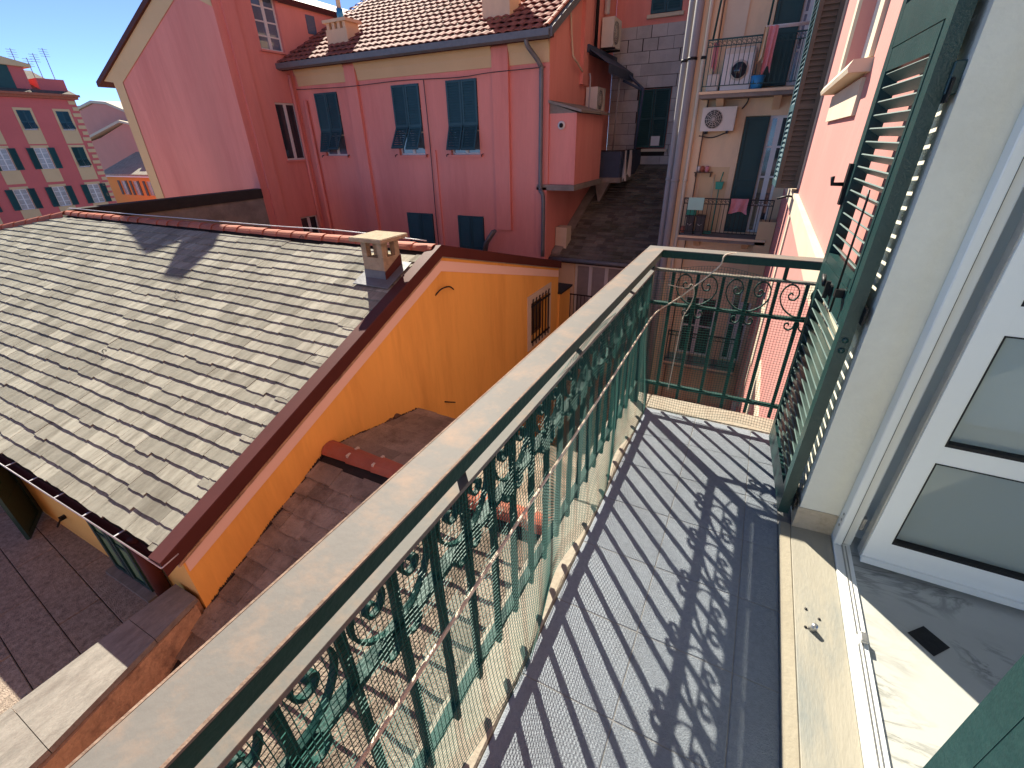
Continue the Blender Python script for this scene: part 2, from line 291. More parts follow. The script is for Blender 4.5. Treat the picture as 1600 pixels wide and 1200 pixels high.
def louvre_leaf(mb, F, u0, u1, z0, z1, d0, d1, st=0.07, pitch=0.06, tilt=0.5, rails=()):
    "a shutter leaf: stiles, rails and slats"
    mb.fbox(F, u0, u0 + st, z0, z1, d0, d1).fbox(F, u1 - st, u1, z0, z1, d0, d1)
    zz = [z0 + st / 2, *rails, z1 - st / 2]
    for z in zz: mb.fbox(F, u0 + st, u1 - st, z - st / 2, z + st / 2, d0 + .003, d1 - .003)
    O, U, Nn = F
    for a, b in zip(zz[:-1], zz[1:]):
        a += st / 2; b -= st / 2; n = max(1, int((b - a) / pitch)); p = (b - a) / n; dm = (d0 + d1) / 2; h = (d1 - d0) * .42
        for i in range(n):
            z = a + p * (i + .5); q = []
            for (u, dd, dz) in [(u0 + st, -h, p * tilt), (u1 - st, -h, p * tilt), (u1 - st, h, -p * tilt), (u0 + st, h, -p * tilt)]:
                r = O + U * u + Nn * (dm + dd); q.append((r.x, r.y, r.z + z + dz))
            mb.add(q + [(x, y, zq + .008) for x, y, zq in q], [(0, 3, 2, 1), (4, 5, 6, 7), (0, 1, 5, 4), (1, 2, 6, 5), (2, 3, 7, 6), (3, 0, 4, 7)])
    return mb
def roof_pieces(parent, me, mname, O, U, Vv, LU, LV, expo, w0, w1, th, maxn=300, keep=None, name='slate', jit=0.012, wave=0.012, length=1.22, stuff_name=None):
    "courses of slates on a slope; the maxn largest in view as own objects, the rest as one joined part"
    U = V(U).normalized(); Vv = V(Vv).normalized(); Nn = U.cross(Vv).normalized()
    if Nn.z < 0: Nn = -Nn
    al = math.asin(min(.5, th / expo)); v2 = (Vv * math.cos(al) - Nn * math.sin(al)).normalized(); n2 = U.cross(v2)
    if n2.z < 0: n2 = -n2
    B = Matrix((U, v2, n2)).transposed(); 
    if B.determinant() < 0: B = Matrix((-U, v2, n2)).transposed()
    q = B.to_quaternion(); L = []
    nc = int(LV / expo)
    for c in range(nc):
        u = -ru(0, w1)
        ph = ru(0, 6); ph2 = ru(0, 6)
        while u < LU:
            wd = ru(w0, w1); uc = u + wd / 2
            a = max(u, 0); b = min(u + wd, LU)
            if b - a > 0.04:
                vv = c * expo + wave * math.sin(uc * 1.3 + ph) + wave * .6 * math.sin(uc * 3.1 + ph2) + ru(-jit, jit)
                p = V(O) + U * ((a + b) / 2) + Vv * vv + Nn * (th * 1.0 + ru(0, .004))
                if keep is None or keep(p): L.append((p + (Vv * ru(-.035, -.012) if rnd() < .05 else V((0, 0, 0))), b - a - .004, ru(-.05, .05) if rnd() < .04 else ru(-.010, .010)))
            u += wd
    L.sort(key=lambda t: t[0].length)
    rest = MB()
    base = [v.co.copy() for v in me.vertices]; fcs = [tuple(p.vertices) for p in me.polygons]
    for i, (p, wd, rz) in enumerate(L):
        qq = q @ Quaternion((0, 0, 1), rz)
        if i < maxn: piece(name, me, parent, p, qq, (wd, 1, 1))
        else:
            R = qq.to_matrix(); rest.add([(p + R @ V((v.x * wd, v.y, v.z)))[:] for v in base], fcs)
    if rest.v: rest.build(stuff_name or name + '_courses', mname, parent, kind='stuff')
    return len(L)
def slate_mesh(name, m, ln, th):
    "unit-wide slate with an uneven tail; origin at the middle of its tail edge"
    mb = MB(); a = .5
    top = [(-a, 0.004, th), (-.1, -.004, th), (.25, .003, th), (a, -.003, th), (a, ln, th), (-a, ln, th)]
    mb.prism([(x, y, 0) for x, y, z in top], (0, 0, th)); me = mb.mesh(name); me.materials.append(M[m])
    bm = bmesh.new(); bm.from_mesh(me); bmesh.ops.recalc_face_normals(bm, faces=bm.faces[:]); bm.to_mesh(me); bm.free(); return me
def ridge_mesh(name, m, ln, r):
    mb = MB(); n = 7; vs = []; 
    for (y, k) in ((0, 1.0), (ln, .86)):
        for rr in (r * k, r * k - .016):
            for j in range(n + 1):
                a = math.pi * j / n; vs.append((y, math.cos(a) * rr, math.sin(a) * rr * .8))
    k = n + 1; fs = []
    for j in range(n):
        fs += [(j, j + 1, 2 * k + j + 1, 2 * k + j), (k + j, 3 * k + j, 3 * k + j + 1, k + j + 1), (j, k + j, k + j + 1, j + 1), (2 * k + j, 2 * k + j + 1, 3 * k + j + 1, 3 * k + j)]
    mb.add(vs, fs); me = mb.mesh(name); me.materials.append(M[m])
    bm = bmesh.new(); bm.from_mesh(me); bmesh.ops.recalc_face_normals(bm, faces=bm.faces[:]); bm.to_mesh(me); bm.free(); return me
GZ = -ZC
# ================================================================== ground
MB().box(-160, 160, -120, 200, GZ - .3, GZ).build('ground', 'asphalt', kind='structure')
# ================================================================== own house with its balcony door
FW = 0.43                                                  # outer face of the own wall
own = thing('rose_house', (FW + .3, 2, GZ), 'rose plastered house wall with cream string course beside the balcony', 'house')
F = FNX(FW)
wm = MB(); holed(wm, F, -22, 11.99, GZ, 8, [(0.50, 1.90, -1.56, 0.95), (4.05, 5.55, 0.38, 2.3), (7.5, 8.7, -0.62, 1.6), (4.6, 5.7, -4.6, -2.6), (7.8, 8.8, -4.6, -2.6)], 0.17, [(0.50, 1.90, -1.56, 0.95)])
wm.build('wall', 'pink_light', own)
MB().box(0.62, 0.80, -5, 0.50, -1.9, 3).box(0.62, 0.80, 1.90, 11.99, GZ, 7).box(.62, .8, .5, 1.9, .95, 3).build('inner_wall', 'room_wall', own)
s = MB().prism([(FW - .004, 1.848, -1.545), (FW - .004, 2.14, -1.545), (.602, 2.14, -1.545), (.602, 1.859, -1.545)], (0, 0, 2.55)); s.build('door_surround', 'plaster_grey', own)
MB().prism([(FW - .004, .52, -1.545), (FW - .004, .40, -1.545), (.602, .40, -1.545), (.602, .52, -1.545)], (0, 0, 2.55)).build('door_surround', 'plaster_grey', own)
MB().prism([(FW - .009, 1.843, -1.526), (FW - .009, 1.93, -1.526), (FW + .03, 1.93, -1.526), (.568, 1.853, -1.526)], (0, 0, .11)).build('plinth', 'plaster_dirty', own)
MB().bbox(.418, .570, .46, 1.858, -1.60, -1.527, .002).build('threshold', 'sill', own)
MB().bbox(.374, .4175, .46, 1.858, -1.60, -1.5272, .004).build('threshold_nosing', 'nosing', own)
t = MB().bbox(.572, .632, .50, 1.858, -1.56, -1.518, .002)
tr = t.build('door_track', 'pvc', own)
MB().box(.600, .604, .52, 1.80, -1.5178, -1.5140).box(.612, .616, .52, 1.80, -1.5178, -1.5145).build('track_rib', 'steel', tr)
MB().bbox(.606, .628, 1.335, 1.375, -1.5135, -1.498, .003).build('track_catch', 'steel', tr)
MB().cyl((.470, 1.33, -1.527), (0.1, -.1, 1), .014, .03, 10, .009).build('door_stop', 'steel', own)
for p in ((.455, 1.41), (.495, 1.385), (.45, 1.33)): MB().cyl((p[0], p[1], -1.527), (0, 0, 1), .005, .003, 8).build('screw', 'black', own)
jf = MB().bbox(.571, .600, 1.795, 1.857, -1.517, .94, .003).bbox(.603, .634, 1.812, 1.857, -1.517, .94, .003).bbox(.575, .63, .505, .57, -1.517, .94, .003).bbox(.571, .632, .572, 1.79, .88, .94, .003)
fr = jf.build('door_frame', 'pvc', own)
MB().box(.6005, .6025, 1.800, 1.85, -1.51, .93).build('gasket', 'rubber', fr)
for z in (-1.43, -1.40, -1.37): MB().cyl((.5705, 1.818, z), (-1, 0, 0), .006, .002, 10).build('screw', 'steel', fr)
MB().bbox(.6345, .648, 1.808, 1.83, -1.42, -1.36, .002).build('lock_plate', 'steel', fr)
# the white door leaf, swung in at right angles to the wall
FD = FY(1.80)
dl = MB()
for a in ((.655, .722, -1.505, .86), (1.30, 1.37, -1.505, .86), (.7221, 1.2999, -1.505, -1.392), (.7221, 1.2999, -1.0, -.93), (.7221, 1.2999, -.53, -.44), (.7221, 1.2999, .76, .86)): dl.fbox(FD, a[0], a[1], a[2], a[3], 0, .058)
leaf = dl.build('door_leaf', 'pvc', own)
gk = MB()
for (a, b) in ((-1.392, -1.0), (-.93, -.53), (-.44, .76)):
    MB().fbox(FD, .722, 1.30, a, b, .026, .032).build('pane', 'glass', leaf)
    gk.fbox(FD, .722, 1.30, a, a + .012, .033, .060).fbox(FD, .722, .7265, a, b, .033, .0595).fbox(FD, .7265, 1.30, b - .0045, b, .033, .0595)
gk.build('gasket', 'rubber', leaf)
MB().fbox(FD, .655, 1.37, -1.512, -1.4855, .0585, .070).build('weather_bar', 'pvc', leaf)
MB().fbox(FD, .650, .655, -1.5, .85, .008, .05).build('edge_plate', 'steel', leaf)
# room behind the door
MB().box(.632, 2.8, -1.5, 3.4, -1.60, -1.535).build('room_floor', 'marble', kind='structure')
MB().box(2.6, 2.8, -1.5, -1.2, -1.53, 1.4).box(2.6, 2.8, 3.0, 3.2, -1.53, 1.4).build('room_wall', 'room_wall', kind='structure')  # two stubs only; the wide gap between them is added to let sky light in
MB().box(.80, 2.8, 3.2, 3.4, -1.53, 1.4).build('room_wall_far', 'room_wall', kind='structure')
MB().box(.80, 2.8, -1.7, -1.5, -1.53, 1.4).build('room_wall_near', 'room_wall', kind='structure')
MB().box(.80, 2.8, -1.7, 3.4, 1.405, 1.5).build('room_ceiling', 'room_wall', kind='structure')
V4 = [(.766, 1.469), (.821, 1.523), (.880, 1.466), (.825, 1.407)]
MB().prism([(x, y, -1.534) for x, y in V4], (0, 0, .002)).build('floor_plate', 'black', label='small black square plate set in the marble floor', cat='floor plate')
# shutters of the door, folded back against the wall
slm = {}
def door_shutter(O, U, Nn, furn=True):
    F = (V(O), V(U).normalized(), V(Nn).normalized()); W = .63; st = .052; zb, zt = -1.50, 1.0
    f = MB()
    f.fbox(F, 0, st, zb, zt, -.021, .021).fbox(F, W - st, W, zb, zt, -.021, .021)
    for a, b in ((zb, -1.385), (-.625 if furn else -.82, -.505), (.275, .40), (.88, zt)): f.fbox(F, st, W - st, a, b, -.0204, .0204)
    sh = f.build('shutter', 'shutter_near', own)
    fl = MB()
    fl.fbox(F, st + .004, st + .024, -.50, .27, -.0235, .0235).fbox(F, W - st - .024, W - st - .004, -.50, .27, -.0235, .0235).fbox(F, st + .024, W - st - .024, -.50, -.462, -.0225, .0225).fbox(F, st + .024, W - st - .024, .20, .27, -.0225, .0225)
    fl.build('flap_frame', 'shutter_near', sh)
    def slats(u0, u1, z0, z1, pitch=.0435):
        key = round(u1 - u0, 3)
        if key not in slm:
            m = MB(); L = u1 - u0; h = .019; t = .0125
            pr = [(-h, -t), (h - .004, t - .003), (h, t), (h - .003, t + .004), (-h, -t + .007)]
            m.prism([(0, a, b) for a, b in pr], (L, 0, 0)); me = m.mesh('slat'); me.materials.append(M['slat']); slm[key] = me
            bm = bmesh.new(); bm.from_mesh(me); bmesh.ops.recalc_face_normals(bm, faces=bm.faces[:]); bm.to_mesh(me); bm.free()
        n = int((z1 - z0) / pitch); p = (z1 - z0) / n
        up = V((0, 0, 1)); Mx = Matrix((F[1], F[2], up)).transposed(); sx = 1
        if Mx.determinant() < 0: Mx = Matrix((-F[1], F[2], up)).transposed(); sx = -1
        q = Mx.to_quaternion()
        for i in range(n):
            c = F[0] + F[1] * (u0 if sx > 0 else u1) + V((0, 0, z0 + p * (i + .5))); piece('slat', slm[key], sh, c, q)
    slats(st, W - st, -1.385, -.625 if furn else -.82); slats(st + .024, W - st - .024, -.462, .20); slats(st, W - st, .40, .88)
    # furniture: bolt on the mid rail, latch, hinge, tilt rod
    if furn:
      bl = MB().fbox(F, .30, .36, -.585, -.545, .0195, .03).fbox(F, .315, .33, -.60, -.53, .03, .045); c = F[0] + F[1] * .35 + F[2] * .045 + V((0, 0, -.555)); bl.tube([c, c + F[1] * .05 + V((0, 0, .03))], .009, 6); bl.build('bolt', 'black', sh)
    if furn:
      a = F[0] + F[1] * .13 + F[2] * .045; MB().tube([a + V((0, 0, -.60)), a + V((0, 0, -.20)), a + F[1] * .012 + V((0, 0, -.17))], .004, 6).fbox(F, .118, .142, -.54, -.51, .0195, .05).build('tilt_rod', 'black', sh)
    a = F[0] + F[1] * (W - .005) + V((0, 0, -.19)); MB().fbox(F, W - .03, W + .004, -.27, -.11, .0215, .034).tube([a + F[2] * .03, a + F[2] * .075, a + F[2] * .08 + V((0, 0, .03))], .009, 6).build('latch', 'black', sh)
    for z in (-1.42, -.56, .10):
        MB().fbox(F, -.03, .09, z - .03, z + .03, -.0275, -.0215).build('hinge', 'black', sh)
    for z in (-.66, -.70):
        MB().cyl(F[0] + F[1] * -.001 + V((0, 0, z)), -F[1], .011, .002, 12).build('screw_cap', 'shutter_near', sh)
    return sh
door_shutter((.381, 1.885, 0), (-.040, .63, 0), (-.63, -.040, 0))
door_shutter((.388, .520, 0), (-.030, -.63, 0), (-.63, .030, 0), False)
MB().bbox(.40, .428, 1.875, 1.905, .09, .17, .003).build('hinge_block', 'shutter_near', own)
# string course and window trim
MB().fbox(F, 2.02, 11.98, -.92, -.66, .0005, .030).fbox(F, 2.02, 11.98, -.70, -.66, .0305, .052).build('string_course', 'cream_trim', own)
sw = MB(); sw.fbox(F, 3.86, 4.05, .40, 2.6, .0005, .025).fbox(F, 5.55, 5.74, .40, 2.6, .0005, .025).fbox(F, 3.9, 5.7, .10, .30, .0005, .022); sw.build('window_surround', 'cream_trim', own)
wd = MB().prism([(FW, 3.80, .32), (FW - .11, 3.80, .32), (FW - .12, 3.80, .345), (FW - .10, 3.80, .385), (FW, 3.80, .39)], (0, 2.0, 0)).build('window_sill', 'cream_trim', own)
glazed(own, F, 4.05, 5.55, .385, 2.3, 'white', 'glass_pale', 1, 0, .10)
sw = MB(); sw.fbox(F, 7.36, 7.5, -.62, 1.6, .0005, .02).fbox(F, 8.7, 8.84, -.62, 1.6, .0005, .02).fbox(F, 7.36, 7.62, -3.2, -.93, .0005, .02); sw.build('window_surround', 'cream_trim', own)
glazed(own, F, 7.5, 8.7, -.61, 1.6, 'white', 'glass_dark', 1, 0, .10)
# bi-fold shutter pushed out from the second window
O1 = V((FW - .02, 7.40, 0)); U1 = V((-.21, .03, 0)).normalized(); F1 = (O1, U1, V((0, -1, 0)))
s2 = louvre_leaf(MB(), F1, 0, .25, -.62, 1.62, -.02, .02, .045, .055, .55, (.3,)).build('shutter', 'shutter_brown', own)  # shaded leaf of the same shutter coloured brown, the sunlit one blue-green
O2 = V((FW - .255, 7.44, 0)); U2 = V((-.06, 1, 0)).normalized(); F2 = (O2, U2, V((-1, -.06, 0)).normalized())
louvre_leaf(MB(), F2, 0, .62, -.62, 1.62, -.02, .02, .07, .055, .5, (.3,)).build('shutter', 'shutter_blue', own)
MB().tube([(FW, 7.3, -.72), (FW - .1, 7.25, -.70), (FW - .22, 7.28, -.74)], .014, 6).build('shutter_stay', 'black', own)
# lower windows of the own wall, seen through the end net
for (a, b) in ((4.6, 5.7), (7.8, 8.8)):
    glazed(own, F, a, b, -4.59, -2.6, 'white', 'glass_pale', 1, 0, .10)
    MB().fbox(F, a - .16, a, -4.75, -2.45, .0005, .02).fbox(F, b, b + .16, -4.75, -2.45, .0005, .02).fbox(F, a, b, -2.6, -2.45, .0005, .02).fbox(F, a - .2, b + .2, -4.82, -4.75, .0005, .09).build('window_surround', 'cream_trim', own)
Fs = (V((FW - .03, 4.62, 0)), V((-.35, -.40, 0)).normalized(), V((-1, .5, 0)).normalized())
louvre_leaf(MB(), Fs, 0, .55, -4.6, -2.62, -.02, .02, .07, .055, .5, (-3.5,)).build('shutter', 'shutter_near', own)
# ================================================================== balcony slab and floor
bal = thing('balcony_floor', (0, 0, -1.78), kind='structure')
MB().box(-.53, FW - .003, -3.2, 2.80, -1.78, -1.60).build('slab', 'concrete', bal)
MB().box(-.384, FW - .003, -3.2, 2.62, -1.5998, -1.5512).build('grout_bed', 'grout', bal)
tm = {}
ys = [2.615 - .31 * k for k in range(18)]; xs = [-.384, -.075, .236, .3735]
for j in range(len(xs) - 1):
    for k in range(len(ys) - 1):
        w_, h_ = xs[j + 1] - xs[j] - .003, .307
        if j not in tm:
            m = MB().bbox(-w_ / 2, w_ / 2, -h_ / 2, h_ / 2, -.012, 0, .0025); me = m.mesh('floor_tile'); me.materials.append(M['floor_tile']); tm[j] = me
        piece('floor_tile', tm[j], bal, ((xs[j] + xs[j + 1]) / 2, (ys[k] + ys[k + 1]) / 2, -1.5485 + ru(-.0006, .0006)), Quaternion((0, 0, 1), ru(-.002, .002)))
y = 2.80
while y > -3:
    MB().bbox(-.565, -.387, max(-3.2, y - 1.2) + .002, y, -1.5995, -1.545, .006).build('edge_stone', 'travertine', bal); y -= 1.2
MB().bbox(-.385, FW - .004, 2.622, 2.80, -1.5995, -1.545, .006).build('edge_stone', 'travertine', bal)
# ================================================================== railing
ral = thing('balcony_railing', (-.457, 0, -1.545), 'green wrought iron balcony railing with scrollwork and wide grey handrail', 'railing')
RXc, RY = -.476, 2.672; SP = .1265
L6 = [(-.500, -3.2), (-.415, -3.2), (-.415, 2.62), (FW - .006, 2.62), (FW - .006, 2.705), (-.500, 2.705)]
bm = bmesh.new(); hv = [bm.verts.new((x, y, -.585)) for x, y in L6]; f = bm.faces.new(hv); r = bmesh.ops.extrude_face_region(bm, geom=[f])
for e in r['geom']:
    if isinstance(e, bmesh.types.BMVert): e.co.z = -.546
bmesh.ops.recalc_face_normals(bm, faces=bm.faces[:]); bmesh.ops.bevel(bm, geom=bm.edges[:], offset=.004, segments=2, affect='EDGES', profile=.6); bm.verts.index_update()
hm = MB(); hm.add([v.co[:] for v in bm.verts], [tuple(v.index for v in f.verts) for f in bm.faces]); bm.free(); hm.build('handrail', 'iron', ral)
L6c = [(-.502, -3.2), (-.413, -3.2), (-.413, 2.618), (FW - .006, 2.618), (FW - .006, 2.707), (-.502, 2.707)]
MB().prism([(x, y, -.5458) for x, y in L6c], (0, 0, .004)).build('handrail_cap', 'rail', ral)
MB().box(-.5022, -.4985, -3.2, 2.6, -.5417, -.5412).box(-.4175, -.4128, -3.2, 1.4, -.5417, -.5412).build('rusty_edge', 'rust', ral)
zt, zm, zl = -.662, -.850, -1.388
MB().bbox(RXc - .024, RXc + .034, -3.2, RY + .018, zt - .006, zt + .006, .001).build('upper_bar', 'rail', ral)
MB().bbox(RXc + .0345, FW - .01, RY - .02, RY + .016, zt - .006, zt + .006, .001).build('upper_bar', 'rail', ral)
MB().bbox(RXc - .016, RXc + .016, -3.2, RY + .014, zm - .016, zm, .001).bbox(RXc + .017, FW - .01, RY - .014, RY + .014, zm - .016, zm, .001).build('middle_bar', 'iron', ral)
MB().bbox(RXc - .014, RXc + .014, -3.2, RY + .012, zl - .010, zl + .010, .001).bbox(RXc + .015, FW - .01, RY - .012, RY + .012, zl - .010, zl + .010, .001).build('lower_bar', 'iron', ral)
MB().bbox(RXc - .022, RXc + .022, RY - .022, RY + .022, -1.546, -.586, .002).build('corner_post', 'iron', ral)
def bar_mesh(nm, z0, z1, a):
    m = MB().bbox(-a, a, -a, a, z0, z1, .0012); me = m.mesh(nm); me.materials.append(M['iron']); return me
bu = bar_mesh('bar', zm + .0005, zt - .0065, .0085); bl = bar_mesh('bar', zl + .0105, zm - .0165, .0088); bf = bar_mesh('bar_foot', -1.468, zl - .0105, .0088)
def scroll_pts(c, sgn):
    k = [(.010, zm + .004), (.040, zm + .012), (.082, zm + .045), (.106, zm + .095), (.100, zm + .145), (.072, zm + .172), (.040, zm + .160), (.027, zm + .125), (.040, zm + .096), (.062, zm + .095), (.072, zm + .113), (.062, zm + .128), (.052, zm + .120)]
    return [(c + sgn * a, b) for a, b in k]
def small_pts(c, sgn):
    k = [(.009, zm - .026), (.014, zm - .055), (.032, zm - .070), (.051, zm - .060), (.053, zm - .040), (.040, zm - .033), (.034, zm - .044)]
    return [(c + sgn * a, b) for a, b in k]
def to_main(p): return (RXc, p[0], p[1])
def to_end(p): return (p[0], RY, p[1])
def motif(fn, nrm, axis):
    for pf, nm in ((scroll_pts, 'scroll'), (small_pts, 'small_scroll')):
        for sg in (-1, 1):
            MB().strip(bez([fn(p) for p in pf(0, sg)], 7), nrm, .013, .005)
nk = 38
meS = {}
for nm, pf in (('scroll', scroll_pts), ('small_scroll', small_pts)):
    for sg in (-1, 1):
        for ax in (0, 1):
            pts = [((0, a, b) if ax == 0 else (a, 0, b)) for a, b in pf(0, sg)]
            m = MB().strip(bez(pts, 7), (1, 0, 0) if ax == 0 else (0, 1, 0), .014, .0065); me = m.mesh(nm); me.materials.append(M['iron']); meS[(nm, sg, ax)] = me
            b_ = bmesh.new(); b_.from_mesh(me); bmesh.ops.recalc_face_normals(b_, faces=b_.faces[:]); b_.to_mesh(me); b_.free()
for k in range(1, nk):
    y = RY - SP * k; j = ru(-.003, .003)
    for me in (bu, bl, bf): piece(me.name.split('.')[0], me, ral, (RXc, y + j, 0))
    if k % 2 == 0:
        for nm in ('scroll', 'small_scroll'):
            for sg in (-1, 1): piece(nm, meS[(nm, sg, 0)], ral, (RXc, y + j, 0))
    if k % 6 == 4: MB().bbox(RXc - .009, RXc + .009, y - .009, y + .009, zt + .0065, -.5855, .001).build('spacer', 'iron', ral)
for k in range(1, 7):
    x = RXc + .131 * k
    for me in (bu, bl, bf): piece(me.name.split('.')[0], me, ral, (x, RY, 0))
    if k % 2 == 0:
        for nm in ('scroll', 'small_scroll'):
            for sg in (-1, 1): piece(nm, meS[(nm, sg, 1)], ral, (x, RY, 0))
MB().bbox(.19, .208, RY - .009, RY + .009, zt + .0065, -.5855, .001).build('spacer', 'iron', ral)
# ================================================================== green net
def sheet(mb, P, nu, nv, r=.0011, su=1, sv=1):
    "threads over a curved sheet P(u, v)"
    for i in range(nu + 1): mb.tube([P(i / nu, j * sv / nv) for j in range(0, nv // sv + 1)], r, 3, False, False)
    for j in range(nv + 1): mb.tube([P(i * su / nu, j / nv) for i in range(0, nu // su + 1)], r, 3, False, False)
y0n, y1n = -.75, 2.615
def netP(u, v):
    y = y0n + (y1n - y0n) * u
    top = -.676 + .014 * math.sin(y * 4.3 + 1) + .030 * max(0, math.sin(y * 2.1 - 1.4)) ** 2 ; bot = -1.515 + .022 * math.sin(y * 5 + .4) + .012 * math.sin(y * 13)
    x = RXc + .026 + .052 * v ** 1.4 + (.010 + .016 * v) * math.sin(y * 7.3 + 2.5 * v) * v + .011 * math.sin(y * 23 + 4 * math.sin(y * 2)) * (0.15 + v * (1 - v) * 2.4) * (0.4 + .6 * min(1, max(0, (y - .6) / 1.2)))
    return (x, y + .006 * math.sin(9 * v + y * 5), top + (bot - top) * v)
nb = MB(); sheet(nb, netP, 252, 66, .00102, 2, 2)
netm = nb.build('balcony_net', 'net', label='green plastic safety net tied inside the long side of the railing', cat='safety net')
def netE(u, v):
    x = RXc + .03 + (FW - .02 - RXc - .03) * u
    top = -.635 + .022 * math.sin(x * 9 + 2.6) ; bot = -1.520 + .018 * math.sin(x * 8)
    return (x, RY - .024 - .028 * v + .006 * math.sin(x * 17) * v - .05 * max(0, v - .93) * 8, top + (bot - top) * v)
nb = MB(); sheet(nb, netE, 60, 62, .0010, 2, 2)
nb.build('end_net', 'net', label='green plastic safety net hung on the short end of the railing', cat='safety net')
# ================================================================== ropes
rp = [(-.05, 2.69, -.545), (-.10, 2.612, -.546), (-.115, 2.60, -.60), (-.20, 2.60, -.70), (-.30, 2.585, -.80), (-.385, 2.50, -.86), (-.395, 2.2, -.868), (-.393, 1.7, -.872), (-.392, 1.2, -.876), (-.39, .7, -.874), (-.39, .2, -.876), (-.39, -.5, -.872)]
MB().tube(bez(rp, 5), .0042, 6).build('rope', 'rope', label='pale rope stretched along the railing and over its far end', cat='rope')
r2 = bez([(-.36, 2.60, -.725), (-.27, 2.60, -.735), (-.235, 2.60, -.71), (-.215, 2.60, -.76), (-.225, 2.60, -.83), (-.25, 2.60, -.90), (-.255, 2.59, -1.0), (-.26, 2.585, -1.2), (-.265, 2.585, -1.37)], 5)
MB().tube(r2, .0028, 5).build('rope_end', 'rope', label='loose knotted rope end hanging down the end net', cat='rope')
# ================================================================== yellow house with the slate roof
XO = -4.2
yh = thing('slate_roofed_house', (-10, 5.5, GZ), 'orange and yellow gabled house with pale slate roof and red ridge tiles', 'house')
EY, EZ, AY, AZ, BY, BZ = 1.0, -3.36, 5.70, -1.436, 10.6, -2.735
sl = (AZ - EZ) / (AY - EY); sb = (BZ - AZ) / (BY - AY)
FO = FX(XO)
om = holed(MB(), FO, 1.16, 10.72, GZ, -3.30, [(9.02, 10.02, -4.26, -3.30)], .25)
om.add([(XO, 1.22, -3.30), (XO, 10.72, -3.30), (XO, 10.72, BZ - .06), (XO, AY, AZ - .04)], [(0, 1, 2, 3)])
om.build('gable_wall', 'orange', yh)
MB().box(-27, XO - .002, 1.165, 1.4, -4.62, -3.36).build('front_wall', 'yellow', yh)
MB().box(-13.6, XO - .30, 10.5, 10.72, GZ, -2.9).box(-13.8, -13.6, 5.6, 10.5, GZ, -2.9).box(-27, XO - .3, 1.4, 1.6, GZ, -4).build('back_wall', 'yellow', yh)
# roof deck
VS = V((0, AY - EY, AZ - EZ)); 
rd = MB().prism([(-27, EY + .1, EZ - .02 + sl * .1), (XO + .02, EY + .1, EZ - .02 + sl * .1), (XO + .02, AY, AZ - .02), (-15.84, AY, AZ - .02), (-27, EY + .25, EZ - .02 + sl * .25)], (0, 0, -.10))
MB().prism([(-13.8, AY + .01, AZ - .02), (XO + .02, AY + .01, AZ - .02), (XO + .02, BY, BZ - .02), (-13.8, BY, BZ - .02)], (0, 0, -.1)).build('back_slope', 'slate', yh)
roof = rd.build('roof', 'underlay', yh)
SM = slate_mesh('slate', 'slate', .22, .019)
def xlim(y): return -15.84 + 2.38 * min(0, y - 5.55)
n_sl = roof_pieces(roof, SM, 'slate', (-27, EY + .09, EZ + sl * .09), (1, 0, 0), VS, 27 + XO - .14, 4.93, .1835, .27, .48, .019, 300, lambda p: p.x > xlim(p.y) + .12, jit=.006, wave=.007)
# short cut slates beside the verge
SV = V((0, AY - EY, AZ - EZ)).normalized()
for k in range(24):
    if k % 3: continue
    p = V((XO - .26 + ru(-.02, .02), EY + .05, EZ + .02)) + SV * (k * .201 + ru(.02, .08)) + V((0, 0, .022))
    q = Matrix((V((1, 0, 0)), V((0, SV.y, SV.z - .06)).normalized(), V((1, 0, 0)).cross(V((0, SV.y, SV.z - .06)).normalized()))).transposed().to_quaternion(); piece('slate', SM, roof, p, q, (ru(.2, .26), .9, 1))
# verge flashing, mouldings and painted band
def along(mb, prof, A, B):
    A = V(A); B = V(B); n = len(prof); mb.add([(A.x + x, A.y, A.z + z) for x, z in prof] + [(B.x + x, B.y, B.z + z) for x, z in prof], [tuple(range(n))[::-1], tuple(range(n, 2 * n))] + [(i, (i + 1) % n, n + (i + 1) % n, n + i) for i in range(n)])
    return mb
pa = [(-.16, .045), (.055, .075), (.062, .06), (.062, -.10), (.050, -.10), (.050, .03), (-.16, .02)]
vf = along(MB(), pa, (XO, EY, EZ + .0), (XO, AY, AZ)); along(vf, pa, (XO, AY + .001, AZ), (XO, BY + .15, BZ - .04)); vf.build('verge_flashing', 'maroon', yh)
pc = [(0.001, -.105), (.048, -.105), (.048, -.125), (.03, -.135), (.022, -.165), (0.001, -.165)]
vm_ = along(MB(), pc, (XO, EY + .12, EZ + .03), (XO, AY, AZ)); vm_.build('verge_moulding', 'orange_worn', yh)
pd = [(0.001, -.166), (.010, -.166), (.010, -.33), (0.001, -.33)]
pb = along(MB(), pd, (XO, 1.18, EZ + sl * .18), (XO, AY, AZ)); along(pb, pd, (XO, AY + .001, AZ), (XO, 10.7, BZ - .03)); pb.build('painted_band', 'peach', yh)
